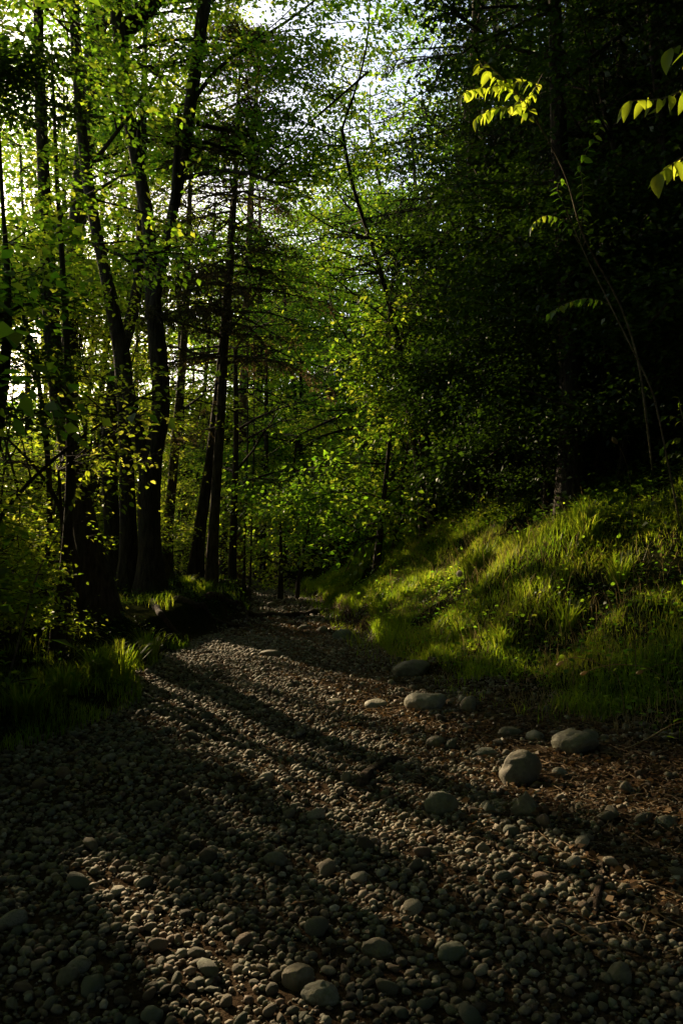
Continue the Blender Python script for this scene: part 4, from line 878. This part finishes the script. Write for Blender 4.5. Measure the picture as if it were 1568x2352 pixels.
# grass tufts one can tell apart
def tuft(px, py, n, h, label, lean=.9, dry=0):
    q = px_ground(px, py); base = np.array([q[0], q[1], float(ground(q[0], q[1]))])
    az = RS.uniform(0, 2 * pi, n); rr = RS.rand(n) ** .6 * .09
    bx = rr * np.cos(az); by = rr * np.sin(az); az = az + RS.normal(0, .5, n); hh = h * RS.uniform(.45, 1.2, n)
    D = np.stack([np.cos(az), np.sin(az), 0 * az], 1); sd = np.stack([-np.sin(az), np.cos(az), 0 * az], 1); w = (.0045 * RS.uniform(.7, 1.2, n))[:, None]
    P = np.stack([bx, by, ground(base[0] + bx, base[1] + by) - base[2] - .01], 1); c = (lean * RS.uniform(.15, 1.1, n) * hh)[:, None]; H = hh[:, None] * np.array([0, 0, 1.0])
    V = np.stack([P - sd * w, P + sd * w, P + D * c * .2 + H * .45 + sd * w, P + D * c * .2 + H * .45 - sd * w, P + D * c * .6 + H * .78 + sd * w * .7, P + D * c * .6 + H * .78 - sd * w * .7, P + D * c * 1.1 + H * .85], 1)
    i = np.arange(n)[:, None] * 7
    me = mesh_np('grass_tuft', V.reshape(-1, 3), [np.concatenate([i + [0, 1, 2, 3], i + [3, 2, 4, 5]]), i + [5, 4, 6]], attrs={'rnd': np.repeat(np.clip(RS.rand(n) * .7 + .15 + dry, 0, 1), 7)})
    o = link('grass_tuft', me, M['grass'], loc=base); o['kind'] = 'thing'
    tag(o, label, 'grass tuft', 'grass tufts beside the path')
for a in [(868, 1412, 260, .26, 'bright sunlit grass tuft hanging over the path edge at the right'), (930, 1375, 220, .24, 'lit tuft on the brow just above the bright overhanging tuft'), (985, 1350, 200, .26, 'lit tuft left of the white seed head'),
          (1085, 1320, 240, .34, 'tall tuft with upright bright blades right of the white seed head'), (1060, 1475, 240, .26, 'green tuft low on the bank above the gravel'), (1110, 1300, 180, .3, 'tuft with long arching blades higher on the bank'),
          (1200, 1260, 160, .24, 'small tuft on the lit strip of the bank'), (1350, 1230, 160, .26, 'yellowish tuft toward the right on the lit strip'), (1150, 1480, 160, .22, 'dim tuft right of the low green tuft'), (1300, 1440, 170, .24, 'tuft beside the drooping flower stalks'),
          (230, 1555, 320, .30, 'lit grass tuft at the left edge of the path'), (280, 1560, 200, .36, 'tuft with one long bright blade at the left edge'), (150, 1590, 240, .26, 'dim tuft left of the lit left tuft'), (60, 1640, 260, .28, 'dark tuft in the lower left'),
          (470, 1365, 200, .26, 'tuft on the mound in front of the spruce trunk'), (430, 1345, 180, .22, 'yellow green tuft on top of the mound'), (700, 1350, 160, .26, 'small tuft at the right edge of the far path'), (760, 1380, 160, .24, 'dim tuft over the root on the right'),
          (1420, 1330, 150, .24, 'dark tuft high on the bank at the right'), (820, 1330, 150, .28, 'tuft with pale arching blades above the far path'), (340, 1500, 200, .26, 'shaded tuft on the left below the mound')]:
    tuft(*a)

# arching stalks with seed heads
def stalk(pts_px, Ys, label, head=.020, name='grass_stalk', r=.0030, mat='grass_dry', cat='stalk', grp='arching seed stalks on the right bank', flat=False):
    P = np.array([W(a, b, Yq) for (a, b), Yq in zip(pts_px, Ys)])
    P[0][2] = min(P[0][2], float(ground(P[0][0], P[0][1])) + .0)
    root = thing(name, P[0], label, cat, grp)
    Q, R = resample(P, np.linspace(r, r * .6, len(P)), .04)
    T = Tubes(); T.add(Q - P[0], R, 5); link('stem', T.mesh('stem'), M[mat], root)
    V, F = ICO[2]; d = nrm(Q[-1] - Q[-2]); q = V * head * .55; q = q + d * (V @ d)[:, None] * head * .8
    q = q * (1 + .3 * noise2(V[:, 0] * 6, V[:, 1] * 6 + V[:, 2] * 5, 3)[:, None])
    link('seed_head', mesh_np('seed_head', q + (Q[-1] - P[0]), F, smooth=True, attrs={'rnd': np.full(len(V), .7)}), M['grass_dry'], root)
stalk([(1540, 1610), (1530, 1560), (1480, 1530), (1410, 1525), (1370, 1532), (1340, 1546)], [4.9, 4.85, 4.8, 4.7, 4.65, 4.6], 'longest drooping stalk with a pale head over the dark litter')
stalk([(1440, 1590), (1420, 1550), (1370, 1520), (1320, 1508), (1292, 1514), (1285, 1524)], [5.0, 4.95, 4.9, 4.85, 4.8, 4.8], 'drooping stalk with its head left of the longest one')
stalk([(1590, 1590), (1575, 1535), (1540, 1520), (1500, 1530), (1468, 1544)], [4.9, 4.85, 4.8, 4.75, 4.7], 'drooping stalk whose head hangs at the right border')
stalk([(1455, 1210), (1450, 1130), (1440, 1070), (1425, 1030), (1411, 1012)], [5.6, 5.5, 5.4, 5.35, 5.3], 'green stalk with a fluffy head against the dark trees', .028)
for i, (a, b, c, d_, lb) in enumerate([(1040, 1330, 960, 1240, 'thin arching stalk left of the white seed head'), (1060, 1310, 990, 1220, 'higher arching stalk with a tiny head'), (1090, 1290, 1010, 1195, 'pale stalk arching left from the tall tuft'), (930, 1360, 860, 1290, 'stalk arching over the far path'), (1010, 1330, 900, 1262, 'long low stalk arching over the dim grass'), (1070, 1300, 1040, 1190, 'stalk with a pinkish tip above the tall tuft'), (1180, 1190, 1186, 1120, 'straight thin stalk with a round tip'), (860, 1400, 800, 1300, 'dry stalk leaning left from the overhanging tuft')]):
    q = px_ground(a, b); Yd = q[1]
    stalk([(a, b), ((2 * a + c) / 3 + 5, b + (d_ - b) * .7), ((a + 2 * c) / 3 + 3, d_ - 5 if c != 1186 else d_ + 20), (c, d_ + 6)], [Yd, Yd, Yd - .05, Yd - .1], lb, .015, r=.0024)
stalk([(1400, 1732), (1450, 1715), (1500, 1690), (1535, 1665), (1568, 1655), (1610, 1650)], [4.55, 4.5, 4.45, 4.4, 4.4, 4.4], 'long pale fallen stem curving out at the right border', .006, 'fallen_stem', .004, grp=None)
stalk([(1310, 1640), (1330, 1650), (1360, 1672), (1390, 1690)], [4.9, 4.85, 4.8, 4.75], 'thin bent dead stem behind the mossy boulder', .004, 'fallen_stem', .003, grp=None)
# dandelion clock
q = px_ground(1055, 1345); q[1] -= .35; q[2] = float(ground(q[0], q[1])); hd = W(1055, 1318, q[1]); root = thing('seed_clock', (q[0], q[1], q[2]), 'round white dandelion seed head among the lit grass', 'dandelion')
T = Tubes(); T.add(np.array([[0, 0, 0], (hd - q) * .5 + [.01, 0, 0], hd - q]), [.002, .002, .002], 5); link('stem', T.mesh('stem'), M['grass'], root)
LV = Leaves(); nn = 420; D = nrm(RS.normal(0, 1, (nn, 3))); LV.add(D * .004 + 0, D, RS.normal(0, 1, (nn, 3)), np.full(nn, .040) * RS.uniform(.9, 1.05, nn))
o = link('seed_head', LV.mesh('seed_head', wide=.05, do_carve=False), M['seed_fluff'], root); o.location = Vector(hd - q)
V, F = ICO[1]
LV = Leaves(); D = nrm(RS.normal(0, 1, (nn, 3))); LV.add(D * .036, np.cross(D, RS.normal(0, 1, (nn, 3))), D, np.full(nn, .010)); o2 = link('seed_fluff', LV.mesh('seed_fluff', wide=.4, do_carve=False), M['seed_fluff'], o)

# roots and sticks
def root_obj(px, r, label, name='tree_root', mat='root', cat='root', lift=.3, grp='roots crossing the path'):
    P = []
    for a, b in px:
        q = px_ground(a, b); P.append([q[0], q[1], float(ground(q[0], q[1])) + r * lift])
    P, R = resample(P, np.interp(np.linspace(0, 1, len(P)), [0, .5, 1], [r, r * .85, r * .4]), .05)
    P[:, 2] = ground(P[:, 0], P[:, 1]) + r * lift; P[:, 2] += .25 * r * np.sin(np.arange(len(P)) * .8); P[0][2] -= r * 1.5; P[-1][2] -= r
    T = Tubes(); T.add(P - P[0], R, 8, .18, 7)
    o = link(name, T.mesh(name), M[mat], loc=P[0]); tag(o, label, cat, grp)
root_obj([(560, 1405), (620, 1416), (680, 1416), (730, 1408), (775, 1398), (800, 1388)], .055, 'thick dark root lying across the far path like a step')
root_obj([(690, 1378), (730, 1382), (770, 1378), (800, 1382)], .03, 'thin root on the right above the thick step root')
root_obj([(828, 1815), (838, 1790), (862, 1765), (900, 1748), (950, 1742)], .030, 'curved dark root in the gravel left of the largest boulder')
root_obj([(1365, 2110), (1372, 2060), (1383, 2000), (1378, 1965)], .016, 'dim root running toward the viewer in the right foreground')
root_obj([(855, 1858), (885, 1845), (915, 1828)], .011, 'bent stick between the curved root and the round pale stone', 'stick', 'stick', 'stick', .9, 'sticks on the path')
root_obj([(928, 1694), (955, 1700)], .012, 'short pale piece of wood on the gravel', 'stick', 'stick', 'stick', .9, 'sticks on the path')
root_obj([(968, 1868), (985, 1885)], .010, 'short curled piece of bark below the round pale stone', 'stick', 'stick', 'stick', .9, 'sticks on the path')
root_obj([(430, 1655), (470, 1668)], .009, 'pale stick in the upper sunny streak', 'stick', 'stick', 'stick', .9, 'sticks on the path')
root_obj([(400, 1380), (450, 1400), (500, 1425), (560, 1440)], .05, 'root snaking down the dark mound on the left')
root_obj([(470, 1375), (520, 1385), (560, 1400), (575, 1430)], .06, 'thick root rounding the end of the mound')
root_obj([(350, 1385), (370, 1420), (400, 1450), (430, 1470)], .045, 'root running from the forked tree toward the path')
root_obj([(500, 1340), (540, 1345), (580, 1358)], .05, 'mossy root left of the far path beside the spruce')

# ------------------------------------------------------------------ saplings whose large leaves catch the light
def big_leaf(L_=1.0, Wd=.42, curl=.25):
    n = 7; t = np.linspace(0, 1, n); w = Wd * np.sin(pi * t ** .8) ** .9 * .5 * 1.05; w[0] = .01; w[-1] = .002
    zc = -curl * t ** 2 * .5
    V = []
    for i in range(n): V += [[-w[i], t[i], zc[i] + w[i] * .35], [0, t[i], zc[i]], [w[i], t[i], zc[i] + w[i] * .35]]
    F = []
    for i in range(n - 1):
        for k in (0, 1): a = i * 3 + k; F.append([a, a + 1, a + 4, a + 3])
    return np.array(V) * L_, np.array(F)
LEAFM = []
for i in range(4):
    V, F = big_leaf(1, [.42, .5, .36, .46][i], [.2, .5, .35, .7][i]); LEAFM.append((V, F))
def leaf_meshes(mat, vals):
    out = []
    for (V, F), r_ in zip(LEAFM * 2, vals):
        me = mesh_np('leaf', V, F, smooth=True, attrs={'rnd': np.full(len(V), r_)}); me.materials.append(M[mat]); out.append(me)
    return out
LM_L = leaf_meshes('leaf_lime', [.2, .4, .5, .6, .3, .7, .45, .55]); LM_G = leaf_meshes('leaf', [.3, .5, .8, .6, .4, .9, .7, .2])
def leafy(name, label, P, rad, twig_list, leafL, meshes, bark='bark_pale', cat='sapling', grp=None):
    base = np.array(P[0]); root = thing(name, base, label, cat, grp)
    Q, R = resample(P, rad, .12); T = Tubes(); T.add(Q - base, R, 6); link('stem', T.mesh('stem'), M[bark], root)
    for tw in twig_list:
        tw = np.array(tw); q, r_ = resample(tw, np.linspace(.003, .0015, len(tw)), .05)
        T = Tubes(); T.add(q - base, r_, 4); link('twig', T.mesh('twig'), M[bark], root)
        Lt = np.linalg.norm(np.diff(q, axis=0), axis=1).sum(); m_ = max(3, int(Lt / (leafL * .42)))
        for s in range(m_):
            f = .15 + .85 * s / (m_ - 1); k_ = min(len(q) - 2, int(f * (len(q) - 1))); p = q[k_] + (q[k_ + 1] - q[k_]) * (f * (len(q) - 1) - k_)
            ax = nrm(q[k_ + 1] - q[k_]); side = nrm(np.cross(ax, [0, 0, 1.0])) * (1 if s % 2 else -1)
            A = nrm(ax * .5 + side * (.7 if s < m_ - 1 else 0.1) + np.array([0, 0, -RS.uniform(.3, 1.1)]) + RS.normal(0, .12, 3))
            N = nrm(np.array([0, -.35, 1.0]) + RS.normal(0, .35, 3)); N = nrm(N - A * (N @ A)); B = np.cross(A, N)
            o = link('leaf', meshes[RS.randint(len(meshes))], None, root); sc_ = leafL * RS.uniform(.7, 1.15)
            mt = Matrix(((B[0], A[0], N[0]), (B[1], A[1], N[1]), (B[2], A[2], N[2])))
            o.location = Vector(p - base); o.rotation_euler = mt.to_euler(); o.scale = (sc_,) * 3
    return root
gq = px_ground(1500, 1100)
stemA = [gq, W(1482, 950, 6.4), W(1465, 820, 6.3), W(1425, 700, 6.1), W(1380, 620, 5.8), W(1335, 540, 5.4)] + SPRIG_A
leafy('sapling', 'tall thin sapling on the right whose tip carries bright drooping leaves', stemA, np.linspace(.010, .003, len(stemA)),
      [[W(1235, 280, 4.5), W(1200, 230, 4.4), W(1150, 185, 4.3), W(1115, 165, 4.2), W(1100, 140, 4.1)],
       [W(1200, 230, 4.4), W(1150, 190, 4.3), W(1120, 155, 4.3), W(1100, 150, 4.3)],
       [W(1240, 200, 4.4), W(1200, 180, 4.3), W(1165, 178, 4.2), W(1140, 190, 4.2)],
       [W(1190, 190, 4.4), W(1120, 200, 4.2), W(1080, 205, 4.1), W(1060, 215, 4.0)],
       [W(1245, 170, 4.5), W(1220, 220, 4.4), W(1180, 245, 4.3), W(1120, 250, 4.2), W(1095, 270, 4.2)],
       [W(1235, 280, 4.5), W(1190, 250, 4.4), W(1150, 240, 4.3), W(1110, 255, 4.3)]], .072, LM_L)
gb = px_ground(1560, 1200)
leafy('sapling', 'thin sapling with scattered green leaves in the shade right of the middle', [gb, W(1500, 900, 6.0), W(1400, 700, 5.8), W(1330, 560, 5.6), W(1300, 480, 5.5)], np.linspace(.008, .003, 5),
      [[W(1330, 560, 5.6), W(1290, 500, 5.5), W(1240, 490, 5.4), W(1220, 520, 5.4)], [W(1310, 510, 5.6), W(1290, 460, 5.5), W(1270, 430, 5.4), W(1290, 410, 5.3)],
       [W(1400, 700, 5.8), W(1350, 680, 5.7), W(1290, 700, 5.7), W(1260, 720, 5.6)], [W(1360, 300, 5.4), W(1375, 290, 5.3), W(1390, 280, 5.2)][::-1] and [W(1330, 380, 5.3), W(1355, 330, 5.2), W(1385, 275, 5.1)],
       [W(1330, 560, 5.6), W(1340, 450, 5.4), W(1330, 380, 5.3)]], .065, LM_G)
gc = np.array([2.5, 3.1, float(ground(2.5, 3.1))])
leafy('sapling', 'near sapling reaching in at the upper right with large yellow green leaves', [gc, gc + [.02, -.1, 1.2], [2.1, 2.95, 2.6], [1.8, 2.85, 3.05], [1.55, 2.8, 3.2]], [.014, .012, .009, .006, .004],
      [[np.array([1.75, 2.85, 2.95]), W(1568, 205, 2.75), W(1520, 232, 2.7), W(1470, 228, 2.65), W(1445, 232, 2.6)], [np.array([1.9, 2.9, 2.75]), W(1590, 350, 2.8), W(1550, 370, 2.75), W(1510, 400, 2.7)],
       [np.array([1.75, 2.85, 2.95]), W(1590, 120, 2.8), W(1560, 100, 2.7), W(1540, 110, 2.7)]], .078, LM_L)
gd = px_ground(1590, 1120)
leafy('seedling', 'bushy green plant at the right border above the lit grass', [gd, W(1585, 1040, gd[1]), W(1575, 980, gd[1]), W(1560, 935, gd[1])], [.006, .005, .004, .003],
      [[W(1575, 980, gd[1]), W(1550, 950, gd[1]), W(1525, 955, gd[1])], [W(1580, 1010, gd[1]), W(1550, 1000, gd[1]), W(1520, 1030, gd[1])], [W(1570, 970, gd[1]), W(1560, 930, gd[1]), W(1558, 915, gd[1])], [W(1580, 1050, gd[1]), W(1540, 1035, gd[1]), W(1525, 1050, gd[1])]], .075, LM_G)
ge = px_ground(1120, 1190)
leafy('seedling', 'small seedling with pale leaflets on the dark part of the bank', [ge, W(1105, 1160, ge[1]), W(1095, 1125, ge[1])], [.004, .003, .002],
      [[W(1100, 1140, ge[1]), W(1080, 1128, ge[1]), W(1058, 1128, ge[1])], [W(1105, 1150, ge[1]), W(1110, 1120, ge[1]), W(1118, 1105, ge[1])], [W(1110, 1170, ge[1]), W(1140, 1150, ge[1]), W(1160, 1145, ge[1])]], .07, LM_G, cat='seedling')
gf = px_ground(1210, 1200)
leafy('seedling', 'pale green seedling in the lit strip of the bank', [gf, W(1205, 1180, gf[1])], [.003, .002],
      [[W(1205, 1185, gf[1]), W(1190, 1178, gf[1]), W(1175, 1182, gf[1])], [W(1205, 1180, gf[1]), W(1222, 1178, gf[1]), W(1232, 1184, gf[1])]], .06, LM_L, cat='seedling')
# hanging branch of large leaves by the left trunks
gg = px_ground(20, 1560)
leafy('sapling', 'young left hand sapling with a few big glowing leaves before the trunks', [gg, W(90, 1300, 6.3), W(160, 1180, 6.4), W(195, 1090, 6.5)], [.010, .008, .005, .003],
      [[W(150, 1190, 6.4), W(185, 1110, 6.4), W(200, 1075, 6.4), W(215, 1070, 6.4)]], .08, LM_L)
print('tris', sum(sum(len(p.vertices) - 2 for p in o.data.polygons) if len(o.data.polygons) < 5000 else int(len(o.data.loops) - 2 * len(o.data.polygons)) for o in bpy.data.objects if o.type == 'MESH'))
